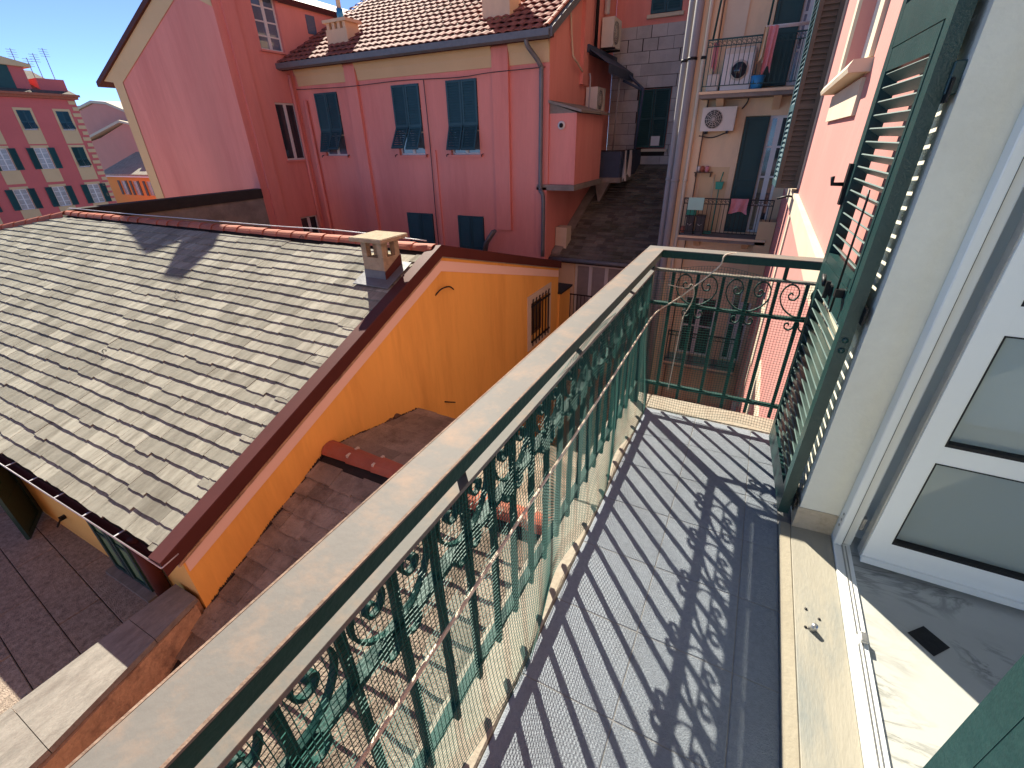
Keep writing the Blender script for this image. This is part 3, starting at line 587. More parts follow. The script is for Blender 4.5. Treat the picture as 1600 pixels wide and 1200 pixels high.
# gutter with brackets
gt = MB(); n = 8
for i in range(n):
    a0 = math.pi + math.pi * i / n; a1 = math.pi + math.pi * (i + 1) / n; r = .085
    P = lambda a, rr, x: (x, EY + .08 + math.cos(a) * rr, EZ + .02 + math.sin(a) * rr)
    gt.add([P(a0, r, -27), P(a1, r, -27), P(a1, r, XO + .06), P(a0, r, XO + .06), P(a0, r - .008, -27), P(a1, r - .008, -27), P(a1, r - .008, XO + .06), P(a0, r - .008, XO + .06)], [(0, 3, 2, 1), (4, 5, 6, 7)], True)
gt.add([P(math.pi + math.pi * i / n, .085, XO + .06) for i in range(n + 1)], [tuple(range(n + 1))])
gut = gt.build('gutter', 'maroon', yh)
MB().tube([(-27, EY - .007, EZ + .022), (XO + .06, EY - .007, EZ + .022)], .008, 6).tube([(XO + .06, EY - .007, EZ + .022), (XO + .06, EY + .15, EZ + .05)], .008, 6).build('gutter_rim', 'zinc', gut)
for k in range(10): MB().box(XO - .15 - k * .62, XO - .132 - k * .62, EY - .006, EY + .15, EZ + .023, EZ + .031).build('gutter_bracket', 'zinc', gut)
# ridge tiles
RM = ridge_mesh('ridge_tile', 'terracotta', .43, .125)
x = XO - .06
q0 = Quaternion((0, 0, 1), math.pi)
while x > -15.7:
    piece('ridge_tile', RM, roof, (x, AY + ru(-.01, .01), AZ - .015 + ru(-.006, .006)), q0); x -= .385
hd = V((-1.74, -.73, -.30)).normalized(); p = V((-15.75, 5.62, AZ - .03)); qh = V((1, 0, 0)).rotation_difference(hd)
for k in range(22): piece('ridge_tile', RM, roof, p + hd * (.385 * k), qh)
MB().tube(bez([(XO - .2, AY - .02, AZ + .12), (-6.2, AY - .05, AZ + .17), (-7.9, AY - .04, AZ + .15), (-10.5, AY - .05, AZ + .15), (-13, AY - .04, AZ + .14), (-15.5, AY - .05, AZ + .16)], 6), .009, 5).build('ridge_cable', 'zinc', yh)
for (x, y) in ((-7.05, 5.55), (-12.9, 5.5), (-8.2, 2.62), (-8.3, 3.9), (-11.2, 2.3)):
    z = EZ + sl * (y - EY) + .04; MB().tube(bez([(x, y, z), (x, y - .01, z + .035), (x + .03, y + .01, z + .07), (x + .06, y + .02, z + .05), (x + .045, y + .015, z + .03)], 4), .005, 5).build('roof_hook', 'black', yh)
# chimney of the yellow house
cx0, cx1, cy0, cy1 = -4.92, -4.54, 4.84, 5.20
ch = MB().box(cx0, cx1, cy0, cy1, -2.2, -1.42); e = .09
for a, b in ((cx0, cy0), (cx1 - e, cy0), (cx0, cy1 - e), (cx1 - e, cy1 - e)): ch.box(a, a + e, b, b + e, -1.42, -1.20)
ch.box(cx0 + .1, cx1 - .1, cy0 + .13, cy1 - .13, -1.42, -1.2)
chim = ch.build('chimney', 'mortar', yh)
MB().bbox(cx0 - .11, cx1 + .11, cy0 - .11, cy1 + .11, -1.199, -1.14, .012).build('chimney_cap', 'mortar', chim)
MB().box(cx0 - .004, cx1 + .004, cy0 - .006, cy1 + .004, -2.2, -1.60).build('chimney_skirt', 'lead', chim)
MB().prism([(cx1 + .006, cy0 - .01, -1.86), (cx1 + .006, cy1 + .01, -1.66), (cx1 + .006, cy1 + .01, -1.42), (cx1 + .006, cy0 - .01, -1.62)], (.008, 0, 0)).build('skirt_flashing', 'maroon', chim)
zf = lambda y: EZ + sl * (y - EY) + .062
MB().prism([(cx0 - .12, cy0 - .16, zf(cy0 - .16)), (cx1 + .16, cy0 - .16, zf(cy0 - .16)), (cx1 + .16, cy1 + .05, zf(cy1 + .05)), (cx0 - .12, cy1 + .05, zf(cy1 + .05))], (0, 0, .012)).build('chimney_apron', 'lead', chim)
# barred window in the gable
wt = MB().fbox(FO, 8.84, 9.02, -4.44, -3.10, .001, .022).fbox(FO, 10.02, 10.20, -4.44, -3.10, .001, .022).fbox(FO, 9.02, 10.02, -4.44, -4.26, .001, .022).fbox(FO, 9.02, 10.02, -3.30, -3.10, .001, .022)
wt.build('window_surround', 'cream_trim', yh)
gw = glazed(yh, FO, 9.02, 10.02, -4.26, -3.30, 'wood', 'glass_dark', 1, 0, .16)
for k in range(6):
    u = 9.06 + k * .184; MB().tube([(XO + .05, u, -4.36), (XO + .05, u, -3.24), (XO + .06, u, -3.20)], .014, 6).build('window_bar', 'black', gw)
for z in (-4.24, -3.36): MB().fbox(FO, 8.98, 10.06, z - .02, z + .02, .038, .062).build('cross_bar', 'black', gw)
# vents, hooks and damp line on the gable wall
for y in (4.10, 4.24): MB().tube([(XO - .02, y, -3.62), (XO + .03, y, -3.62)], .062, 12).build('vent_pipe', 'wood', yh)
MB().tube(bez([(XO, 5.5, -2.10), (XO + .05, 5.6, -2.02), (XO + .06, 5.8, -2.03), (XO + .04, 5.95, -2.12)], 4), .012, 5).build('wall_hook', 'black', yh)
MB().tube([(XO, 5.45, -4.0), (XO + .06, 5.55, -4.05), (XO + .08, 5.65, -4.1)], .012, 5).build('wall_hook', 'black', yh)
MB().fbox(FO, 10.725, 11.5, GZ, -3.55, -.30, .05).build('wing_wall', 'orange', yh)
MB().fbox(FO, 10.70, 11.55, -3.549, -3.50, -.35, .10).build('wing_coping', 'underlay', yh)
# low windows under the eave, on the terrace
FS = FY(1.16)
for (a, b, sw) in ((-5.10, -4.52, 0.12), (-6.80, -6.22, .16), (-7.75, -7.15, .12)):
    Fq = (V((b if sw > .2 else a, 1.135, 0)), V((-math.cos(sw), -math.sin(sw), 0)) if sw > .2 else V((math.cos(sw), -math.sin(sw), 0)), V((0, -1, 0)))
    pass
FS = FY(1.163)
for (a, b, o1) in ((-6.22, -5.38, 0), (-9.7, -8.3, 1)):
    wn = MB().fbox(FS, a, b, -4.58, -3.3, .001, .012).build('shutter_window', 'underlay' if o1 else 'shutter', yh)
    if not o1:
        for k in range(2):
            u = a + .42 * k; fr_ = frame_bars(MB(), FS, u + .01, u + .41, -4.57, -3.32, .013, .05, .07, 0, 1).build('shutter', 'shutter_near', wn); MB().fbox(FS, u + .07, u + .35, -4.5, -3.4, .014, .03).build('panel', 'shutter_pale', wn)
    else:
        for (px, an) in ((b, .55), (a, 2.4)):
            Fq = (V((px, 1.14, 0)), V((math.cos(an), -math.sin(an), 0)), V((math.sin(an), math.cos(an), 0)))
            frame_bars(MB(), Fq, 0, .6, -4.57, -3.4, -.02, .02, .07, 0, 1).fbox(Fq, .07, .53, -4.5, -3.47, -.008, .008).build('shutter', 'shutter_near', wn)
MB().box(-6.25, -5.3, 1.02, 1.16, -4.614, -4.56).build('door_step', 'stone', yh)
MB().tube([(-4.85, 1.09, -3.4), (-4.85, 1.09, -4.6)], .07, 10).build('drain_pipe', 'maroon', yh)
MB().box(-7.3, -7.26, 1.10, 1.165, -4.25, -4.2).tube([(-7.28, 1.12, -4.22), (-7.1, 1.02, -4.2)], .012, 5).build('shutter_catch', 'black', yh)
# ================================================================== flat terrace with slabs and stone ledge
ter = thing('terrace', (-8, 0, -5.0), kind='structure')
MB().box(-27, -4.50, -8, 1.159, -5.0, -4.616).build('terrace_bed', 'underlay', ter)
sw_, sd_ = 1.45, .375
m = MB().bbox(-sw_ / 2, sw_ / 2, -sd_ / 2, sd_ / 2, -.03, 0, .006); SB = m.mesh('slab'); SB.materials.append(M['gravel'])
ang = -.082; cq = Quaternion((0, 0, 1), ang); ca, sa = math.cos(ang), math.sin(ang)
for j in range(-6, 6):
    for k in range(0, 9):
        lx = -.66 - k * (sw_ + .008) - (0.5 * sw_ if j % 2 else 0); ly = j * (sd_ + .008) + .2
        x = -4.55 + lx * ca - ly * sa; y = .30 + lx * sa + ly * ca
        if y < 1.3 and x < -5.1: piece('slab', SB, ter, (x, y, -4.598 + ru(-.003, .003)), cq)
MB().box(-4.545, -4.25, -3.2, 1.15, -4.9, -4.022).build('parapet', 'orange_worn', ter)
lg = [((-4.57, 1.13), (-4.215, 1.13), (-4.12, .70), (-4.57, .70)), ((-4.57, .695), (-4.119, .695), (-3.93, -.15), (-4.57, -.15)), ((-4.57, -.155), (-3.929, -.155), (-3.78, -1.3), (-4.57, -1.3)), ((-4.57, -1.305), (-3.779, -1.305), (-3.6, -2.8), (-4.57, -2.8))]
for q in lg: MB().prism([(x, y, -4.02) for x, y in q], (0, 0, .062)).build('ledge_stone', 'stone', ter)
# ================================================================== lower house with the brown slate roof
bh = thing('brown_roofed_house', (-2.5, 1, GZ), 'low house with mossy brown slate roof and short red ridge below the balcony', 'house')
RYc, RZc = 3.0, -3.335; s1 = .446; s2 = .232; XE = -.95
MB().prism([(-4.205, 1.10, -4.03), (-3.80, -.6, -4.03), (-3.62, -2.8, -4.03), (-4.4, -2.8, -4.03), (-4.4, 1.10, -4.03)], (0, 0, -3)).build('side_wall', 'orange_worn', bh)
MB().box(-4.1, XE - .1, -3.4, 4.5, GZ, -6.3).prism([(-4.15, -3.4, -6.3), (-4.15, RYc, RZc - .25), (-4.15, 4.5, RZc - .62), (-4.15, 4.5, -6.3)], (-4.15 * 0 + 3.1, 0, 0)).build('walls', 'orange_worn', bh)
ys_ = -3.6
bd = MB().prism([(-4.21, ys_, RZc - s1 * (RYc - ys_) - .03), (XE, ys_, RZc - s1 * (RYc - ys_) - .03), (XE, RYc, RZc - .03), (-4.21, RYc, RZc - .03)], (0, 0, -.1)).prism([(-4.19, RYc + .001, RZc - .03), (XE, RYc + .001, RZc - .03), (XE, 4.72, RZc - s2 * 1.72 - .03), (-4.19, 4.72, RZc - s2 * 1.72 - .03)], (0, 0, -.1))
br = bd.build('roof', 'underlay', bh)
BM_ = slate_mesh('slate', 'slate_brown', .24, .022)
LVs = (RYc - ys_) * math.sqrt(1 + s1 * s1)
roof_pieces(br, BM_, 'slate_brown', (-4.20, ys_, RZc - s1 * (RYc - ys_) - .03), (1, 0, 0), (0, 1, s1), 3.25, LVs - .05, .1995, .27, .36, .022, 300, lambda p: p.y > 1.1 or p.x > -4.2 + (1.1 - p.y) * .24)
roof_pieces(br, BM_, 'slate_brown', (-4.19, 4.72, RZc - s2 * 1.72 - .03), (1, 0, 0), (0, -1, s2), 3.24, 1.66, .2, .27, .36, .012, 0, None, stuff_name='north_slope_slates')
x = -4.19
RB = ridge_mesh('ridge_tile', 'terracotta', .44, .13)
while x < XE - .3:
    piece('ridge_tile', RB, br, (x, RYc, RZc - .03 + ru(-.005, .005))); x += .40
for i in range(7): MB().box(-4.19 + .40 * i + .40, -4.19 + .40 * i + .43, RYc - .10, RYc + .10, RZc - .02, RZc + .065).build('mortar_joint', 'cream_trim', br)
dm = MB()
for k in range(260):   # mossy damp crust where the slates meet the orange wall
    y = 1.2 + k * .0145; z = RZc - (s1 * (RYc - y) if y < RYc else s2 * (y - RYc))
    if y > 4.7: break
    r = ru(-.02, .004) + .012 * math.sin(k * .13) + .01 * math.sin(k * .031); w2 = ru(.01, .03); dm.add([(XO + .002, y - w2, z - .03), (XO + .002, y + w2, z - .03), (XO + .02, y + w2 * .7, z), (XO + .02, y - w2 * .7, z), (XO + .002, y + ru(-.01, .01), z + r + .02)], [(0, 1, 2, 3), (3, 2, 4), (0, 3, 4), (1, 4, 2)])
dm.build('damp_crust', 'underlay', br, kind='stuff')
# ================================================================== low outbuilding behind the slate ridge
ob = thing('courtyard_wall', (-15.2, 8, GZ), 'bare concrete wall with black sheet coping behind the slate ridge', 'wall')
wa, wb = V((-14.36, 10.27, 0)), V((-16.05, 5.8, 0)); ta, tb = -1.20, -1.36; off = V((-.3, .1, 0))
MB().add([(wa.x, wa.y, GZ), (wb.x, wb.y, GZ), (wb.x, wb.y, tb - .3), (wa.x, wa.y, ta - .25)] + [(p.x, p.y, z) for p, z in ((wa + off, GZ), (wb + off, GZ), (wb + off, tb - .3), (wa + off, ta - .25))], [(0, 1, 2, 3), (4, 7, 6, 5), (3, 2, 6, 7), (0, 3, 7, 4), (1, 5, 6, 2)]).build('wall_body', 'concrete', ob)
o2 = V((.05, -.02, 0)); MB().prism([wa + o2 + V((0, 0, ta - .27)), wb + o2 + V((0, 0, tb - .32)), wb + o2 + V((0, 0, tb)), wa + o2 + V((0, 0, ta))], (-.4, .15, 0)).build('coping', 'underlay', ob)
# ================================================================== tall gabled pink house
th_ = thing('tall_pink_house', (-17.5, 14, GZ), 'tall pink house with cream edged gable and bare front wall', 'house')
GL, GR, GYf = -20.65, -14.4, 10.3
RKx, RKz = -15.6, 4.38; kz = .41
zl_ = RKz - kz * (RKx - GL); zr_ = RKz - kz * (GR - RKx)
MB().add([(GL, GYf, GZ), (GR, GYf, GZ), (GR, GYf, zr_), (RKx, GYf, RKz), (GL, GYf, zl_)], [(0, 1, 2, 3, 4)]).add([(GL, GYf, GZ), (GL, GYf, zl_), (GL, 20, zl_), (GL, 20, GZ)], [(0, 1, 2, 3)]).build('front_wall', 'pink', th_)
FA = FX(GR)
holesA = [(11.55, 12.40, 2.60, 4.05), (11.57, 12.37, -.43, 1.23), (11.55, 12.30, -3.6, -2.25)]
sm_ = holed(MB(), FA, GYf, 12.52, GZ, zr_, holesA, .2); sm_.fbox(FA, 12.52, 20, 2.0, zr_ - .002, -.3, 0); sm_.build('side_wall', 'pink', th_)
MB().fbox(FA, 10.55, 10.95, GZ, zr_ - .1, .001, .07).build('pilaster', 'pink', th_)
ov = .5
ra = MB().prism([(GL - .95, 10.2, zl_ - kz * .95 + .03), (RKx, 10.2, RKz + .03), (RKx, 10.2, RKz + .18), (GL - .95, 10.2, zl_ - kz * .95 + .18)], (0, 10, 0)).prism([(RKx + .001, 10.2, RKz + .03), (GR + .1, 10.2, zr_ - kz * .1 + .03), (GR + .1, 10.2, zr_ - kz * .1 + .18), (RKx + .001, 10.2, RKz + .18)], (0, 10, 0))
ra.build('roof', 'maroon', th_)
tw = .56
MB().add([(GL, GYf - .02, GZ), (GL + tw, GYf - .02, GZ), (GL + tw, GYf - .02, zl_ - .55 + kz * tw), (GL, GYf - .02, zl_ + .05)], [(0, 1, 2, 3)]).add([(GL - .55, GYf - .021, zl_ - kz * .5), (GL - .001, GYf - .021, zl_ - .28), (GL - .001, GYf - .021, zl_ + .06), (GL - .55, GYf - .021, zl_ - kz * .55 + .06)], [(0, 1, 2, 3)]).add([(GL + .001, GYf - .022, zl_ - .55), (RKx, GYf - .022, RKz - .50), (RKx, GYf - .022, RKz + .07), (GL + .001, GYf - .022, zl_ + .07)], [(0, 1, 2, 3)]).add([(RKx + .001, GYf - .022, RKz - .50), (GR, GYf - .022, zr_ - .5), (GR, GYf - .022, zr_ + .07), (RKx + .001, GYf - .022, RKz + .07)], [(0, 1, 2, 3)]).build('cream_trim', 'cream', th_)
glazed(th_, FA, 11.55, 12.40, 2.60, 4.05, 'white', 'glass_blue', 1, 3, .08, .05); glazed(th_, FA, 11.57, 12.37, -.43, 1.23, 'white', 'glass_dark', 1, 0, .06, .05); glazed(th_, FA, 11.55, 12.30, -3.6, -2.25, 'white', 'glass_dark', 1, 0, .06, .05)
for (a, b, z) in ((11.5, 12.45, 2.60), (11.52, 12.42, -.43)): MB().fbox(FA, a, b, z - .05, z - .001, .001, .07).build('window_sill', 'pink', th_)
MB().box(-15.05, -14.5, 10.6, 11.2, zr_ - .3, 5.35).build('chimney', 'cream', th_)
MB().tube([(GR + .07, 12.30, 2.0), (GR + .07, 12.30, -4.5)], .05, 8).build('drain_pipe', 'pink', th_)
MB().fbox(FA, 13.5, 13.85, 3.25, 3.75, .002, .03).build('small_window', 'glass_blue', th_)
# ================================================================== long pink house
ph = thing('long_pink_house', (-9.8, 15, GZ), 'long pink house with green shutters, cream frieze and red tiled roof', 'house')
PY = 12.5; FP = FY(PY); PXr = -5.3
ups = [(-13.57, -12.58, -.33, 1.47), (-10.36, -9.36, -.33, 1.50), (-8.42, -7.42, -.33, 1.50)]; lows = [(-10.34, -9.30, -3.9, -2.02), (-8.33, -7.40, -3.9, -2.02)]; tiny = [(-12.75, -12.05, -3.6, -2.75)]
holed(MB(), FP, GR + .002, PXr, GZ, 2.2, ups + lows + tiny, .22).build('front_wall', 'pink', ph)
FPX = FX(PXr); PYb = 17.9; rs = .535
MB().add([(PXr, PY, GZ), (PXr, PYb, GZ), (PXr, PYb, 9), (PXr, 16.2, 9), (PXr, 16.2, 2.28 + rs * 3.6), (PXr, PY, 2.28)], [(0, 1, 2, 3, 4, 5)]).build('side_wall', 'pink', ph)
for (a, b, zb) in ((-12.05, -11.62, GZ), (-6.90, -6.42, -2.35)): MB().fbox(FP, a, b, zb, 2.12, .001, .10).build('pilaster', 'pink', ph)
MB().fbox(FP, -9.05, -8.95, GZ, -.2, .001, .05).fbox(FP, -5.62, -5.30, GZ, -1.15, .001, .08).build('pilaster', 'pink', ph)
for (a, b) in ((-14.2, -12.06), (-11.61, -6.91), (-6.41, -5.30)):
    MB().prism([(a, PY - .002, 1.70), (a, PY - .03, 1.70), (a, PY - .06, 1.95), (a, PY - .16, 2.19), (a, PY - .002, 2.19)], (b - a, 0, 0)).build('frieze', 'cream', ph)
ez = 2.30; ey = 12.05
rfm = MB().prism([(GR + .01, ey, ez - .05), (PXr + .12, ey, ez - .05), (PXr + .12, 19, ez - .05 + rs * (19 - ey)), (GR + .01, 19, ez - .05 + rs * (19 - ey))], (0, 0, -.14))
prf = rfm.build('roof', 'maroon', ph)
def tile_mesh():
    mb = MB(); n = 8; prof = []
    for i in range(n + 1):
        u = i / n; prof.append((-.5 + u, .030 * max(0, math.sin(u * math.pi * 1.0)) ** 1.5))
    top = [(x, y, z + h) for (y, h) in ((0, .02), (.40, 0)) for x, z in prof]; k = n + 1
    vs = top + [(x, 0, z - .005) for x, z in prof]
    mb.add(vs, [(i, i + 1, k + i + 1, k + i) for i in range(n)] + [(2 * k + i, 2 * k + i + 1, i + 1, i) for i in range(n)], False)
    me = mb.mesh('roof_tile'); me.materials.append(M['roof_tile']); return me
TM = tile_mesh()
roof_pieces(prf, TM, 'roof_tile', (GR + .02, ey - .05, ez - .03), (1, 0, 0), (0, 1, rs), PXr + .1 - GR, 6.6, .34, .235, .2351, .03, 300, None, 'roof_tile', .002, 0)
MB().prism([(GR - .15, ey - .13, ez - .02), (GR - .15, ey - .13, ez - .16), (GR - .15, ey - .02, ez - .20), (GR - .15, ey + .06, ez - .14), (GR - .15, ey + .03, ez - .03)], (PXr + .2 - GR + .15, 0, 0)).build('gutter', 'lead', ph)
MB().prism([(GR, ey + .06, ez - .21), (GR, PY, ez - .12), (GR, PY, ez - .03), (GR, ey + .06, ez - .1)], (PXr + .1 - GR, 0, 0)).build('soffit', 'maroon', ph)
vt = V((0, 1, rs)).normalized()
for k in range(16): piece('verge_tile', RM, prf, V((PXr + .10, ey - .02, ez)) + vt * (.37 * k), V((1, 0, 0)).rotation_difference(vt), (1, .8, .8))
MB().prism([(PXr + .12, ey - .05, ez - .18), (PXr + .26, ey - .05, ez - .18), (PXr + .26, ey - .05, ez + .0), (PXr + .12, ey - .05, ez + .0)], (0, 6, 6 * rs)).build('verge_board', 'lead', ph)
def gshutter(house, F, u0, u1, z0, z1, flap=True, m='shutter_blue', par=None):
    "closed two-leaf shutter; the lower half of each leaf is pushed out like an awning"
    W = (u1 - u0) / 2; zmid = z0 + (z1 - z0) * .40
    O, U, Nn = F
    for k in range(2):
        a = u0 + W * k + .006; b = u0 + W * (k + 1) - .006; mb = MB()
        if not flap: louvre_leaf(mb, F, a, b, z0, z1, .01, .045, .06, .062, .5, ((z0 + z1) / 2,)); mb.build('shutter', m, par or house); continue
        louvre_leaf(mb, F, a, b, zmid, z1, .01, .045, .06, .062, .5)
        mb2 = MB(); louvre_leaf(mb2, F, a + .01, b - .01, z0 + .06, zmid - .01, .01, .045, .05, .062, .5)
        an = ru(.22, .58); c = math.cos(an); s = math.sin(an); hv = []
        for p in mb2.v:
            q = V(p) - O; d = q.dot(Nn); h = p[2] - zmid; d2 = d * c - h * s; h2 = h * c + d * s; r = O + U * q.dot(U) + Nn * d2; hv.append((r.x, r.y, zmid + h2))
        sh = mb.build('shutter', m, par or house); f2 = MB(); f2.add(hv, mb2.f)
        f2.build('shutter_flap', m, sh if par is None else par)
for (a, b, c, d) in ups:
    glazed(ph, FP, a, b, c, d, 'white', 'glass_blue', 1, 2, .10, .05); gshutter(ph, FP, a, b, c + .02, d)
    MB().fbox(FP, a - .08, b + .08, c - .06, c - .001, .001, .07).build('window_sill', 'pink', ph)
    for u in (a - .1, b + .1): MB().tube([(u, PY, c + .02), (u, PY - .1, c), (u, PY - .1, c - .05)], .012, 5).build('shutter_catch', 'black', ph)
for (a, b, c, d) in lows: glazed(ph, FP, a, b, c, d, 'white', 'glass_dark', 1, 0, .15); gshutter(ph, FP, a, b, c + .02, d, False)
glazed(ph, FP, *tiny[0], 'white', 'glass_dark', 1, 0, .08, .06)
# drain pipes
MB().tube(bez([(-5.72, ey - .02, 2.16), (-5.70, ey + .02, 2.0), (-5.50, PY - .15, 1.65), (-5.47, PY - .12, 1.3), (-5.47, PY - .12, -1.0), (-5.40, PY - .2, -1.25), (-5.33, PY - .22, -1.5), (-5.33, PY - .22, -3.0)], 5), .055, 8).build('drain_pipe', 'lead', ph)
MB().tube([(-13.95, PY - .1, 1.3), (-13.95, PY - .1, -5)], .055, 8).build('drain_pipe', 'pink', ph)
for y0 in (0, .14): MB().tube([(-6.9 + .0, PY - .2 - y0, -2.36), (-7.2, PY - .2 - y0, -2.75), (-7.32, PY - .1 - y0, -3.05)], .05, 8).build('vent_duct', 'lead', ph)
MB().box(-7.3, -5.6, PY - .9, PY - .002, -3.32, -3.20).build('ledge', 'concrete', ph)
# chimneys on the tiled roof
for (a, b, c, d, z0, z1) in ((-12.95, -12.10, 12.85, 13.45, 2.3, 3.10), (-7.42, -6.62, 12.95, 13.6, 2.3, 3.75)):
    m = MB().box(a, b, c, d, z0, z1); k = 4; ww = (b - a - .08) / (2 * k - 1)
    for i in range(k): m.box(a + .04 + 2 * i * ww, a + .04 + (2 * i + 1) * ww, c + .02, d - .02, z1 + .0, z1 + .16)
    m.box(a - .05, b + .05, c - .05, d + .05, z1 + .16, z1 + .24); cc = m.build('chimney', 'beige', ph)
    MB().box(a - .06, b + .06, c - .08, d + .1, z0, z0 + .37 if a < -10 else z0 + .40).build('chimney_flashing', 'lead', cc)
MB().tube([(-12.5, 13.1, 3.34), (-12.5, 13.1, 3.62)], .10, 8).build('flue_collar', 'plastic_blue', ph)
MB().tube([(-12.5, 13.1, 3.62), (-12.5, 13.1, 4.8)], .07, 8).build('flue_pipe', 'cream_trim', ph)
# bay on the side wall with sloping cover
MB().box(PXr + .001, -4.55, 12.55, 14.8, -1.08, .60).build('bay_box', 'pink', ph)
MB().prism([(PXr + .001, 12.45, .84), (-4.40, 12.45, .60), (-4.40, 12.45, .655), (PXr + .001, 12.45, .90)], (0, 2.5, 0)).prism([(PXr + .001, 12.56, .84), (PXr + .001, 12.56, .599), (-4.56, 12.56, .601)], (0, 2.2, 0)).build('bay_cover', 'concrete', ph)
MB().box(PXr - .3, -4.50, 12.42, 14.85, -1.22, -1.081).build('bay_slab', 'concrete', ph)
MB().cyl((-4.95, 12.55, .33), (0, -1, 0), .10, .04, 14).build('vent_ring', 'white', ph)
MB().cyl((-4.95, 12.505, .33), (0, -1, 0), .055, .012, 12).build('vent_hole', 'black', ph)
MB().tube(bez([(-4.70, 13.9, .66), (-4.70, 13.9, 1.4), (-4.73, 13.9, 1.55)], 4), .02, 5).build('vent_stack', 'pipe', ph)
MB().tube(bez([(PXr + .05, 13.6, 3.2), (PXr + .06, 13.9, 2.1), (PXr + .12, 13.9, 1.92), (PXr + .1, 14.2, 1.85), (PXr + .08, 14.7, 1.7)], 5), .025, 5).build('wall_conduit', 'cream_trim', ph)
MB().fbox(FPX, 14.70, 15.15, 1.4, 9, .001, .10).build('pilaster', 'pink', ph)
MB().tube([(PXr + .1, 15.7, 2.2), (PXr + .1, 15.7, 8)], .05, 8).build('drain_pipe', 'black', ph)
MB().tube([(PXr + .1, 16.6, 3.3), (PXr + .1, 16.6, 8)], .08, 8).build('drain_pipe', 'white', ph)
# air conditioners
def ac_unit(name, F, u0, u1, z0, z1, d0, d1, label, fan=.30):
    O, U, Nn = F; base = O + U * ((u0 + u1) / 2) + Nn * d0 + V((0, 0, z0))
    t = thing(name, base, label, 'air conditioner')
    MB().fbox(F, u0, u1, z0, z1, d0 + .05, d1).build('casing', 'ac', t)
    h = z1 - z0; w_ = u1 - u0; cc = u0 + w_ * (.36)
    r = h * .40; c = O + U * cc + Nn * (d1 + .001) + V((0, 0, (z0 + z1) / 2))
    MB().cyl(c, Nn, r, .006, 24).build('fan_opening', 'grille', t)
    g = MB()
    for k in range(1, 6):
        pts = [c + Nn * .012 + U * (r * k / 5.2 * math.cos(a * math.pi / 10)) + V((0, 0, r * k / 5.2 * math.sin(a * math.pi / 10))) for a in range(21)]; g.tube(pts, .005, 4)
    for a in range(6): d = U * math.cos(a * math.pi / 6) + V((0, 0, math.sin(a * math.pi / 6))); g.tube([c + Nn * .016 - d * r, c + Nn * .016 + d * r], .005, 4)
    g.build('fan_guard', 'ac', t)
    MB().fbox(F, u1 - w_ * .26, u1 - .02, z0 + .04, z1 - .04, d1 + .001, d1 + .008).build('side_panel', 'ac', t)
    for u in (u0 + .1, u1 - .14): MB().fbox(F, u, u + .04, z0 - .05, z0 - .001, d0, d1 + .04).build('bracket', 'black', t)
    return t
ac_unit('air_conditioner', FPX, 16.35, 17.15, 2.45, 3.18, .0, .42, 'off white air conditioner high on pink side wall above the awning')
ac_unit('air_conditioner', FPX, 15.20, 16.0, .72, 1.36, .0, .40, 'off white air conditioner under the navy awning')
# awning
aw = thing('awning', (PXr, 16.4, 2.3), 'navy retractable awning with scalloped edge on the pink side wall', 'awning')
MB().fbox(FPX, 14.95, 17.85, 2.18, 2.36, .001, .16).build('cassette', 'awning', aw)
MB().prism([(PXr + .16, 15.0, 2.26), (PXr + .75, 15.0, 1.88), (PXr + .75, 15.0, 1.865), (PXr + .16, 15.0, 2.245)], (0, 2.8, 0)).build('canopy', 'awning', aw)
sc = MB(); n = 22
for i in range(n): y = 15.0 + 2.8 * i / n; d = 2.8 / n; sc.prism([(PXr + .752, y, 1.88), (PXr + .752, y + d, 1.88), (PXr + .752, y + d, 1.68), (PXr + .752, y + d * .5, 1.62), (PXr + .752, y, 1.68)], (.008, 0, 0))
sc.build('valance', 'awning', aw)
MB().tube([(PXr + .16, 17.7, 2.2), (-3.95, 16.9, 1.35), (-4.05, 16.9, -.55)], .045, 6).tube([(-4.62, 16.9, 1.62), (-3.97, 16.9, 1.33)], .04, 6).build('arm', 'awning', aw)
MB().tube([(-4.62, 16.5, 1.8), (-4.68, 16.5, -.5)], .025, 6).build('guide_pole', 'pipe', aw)
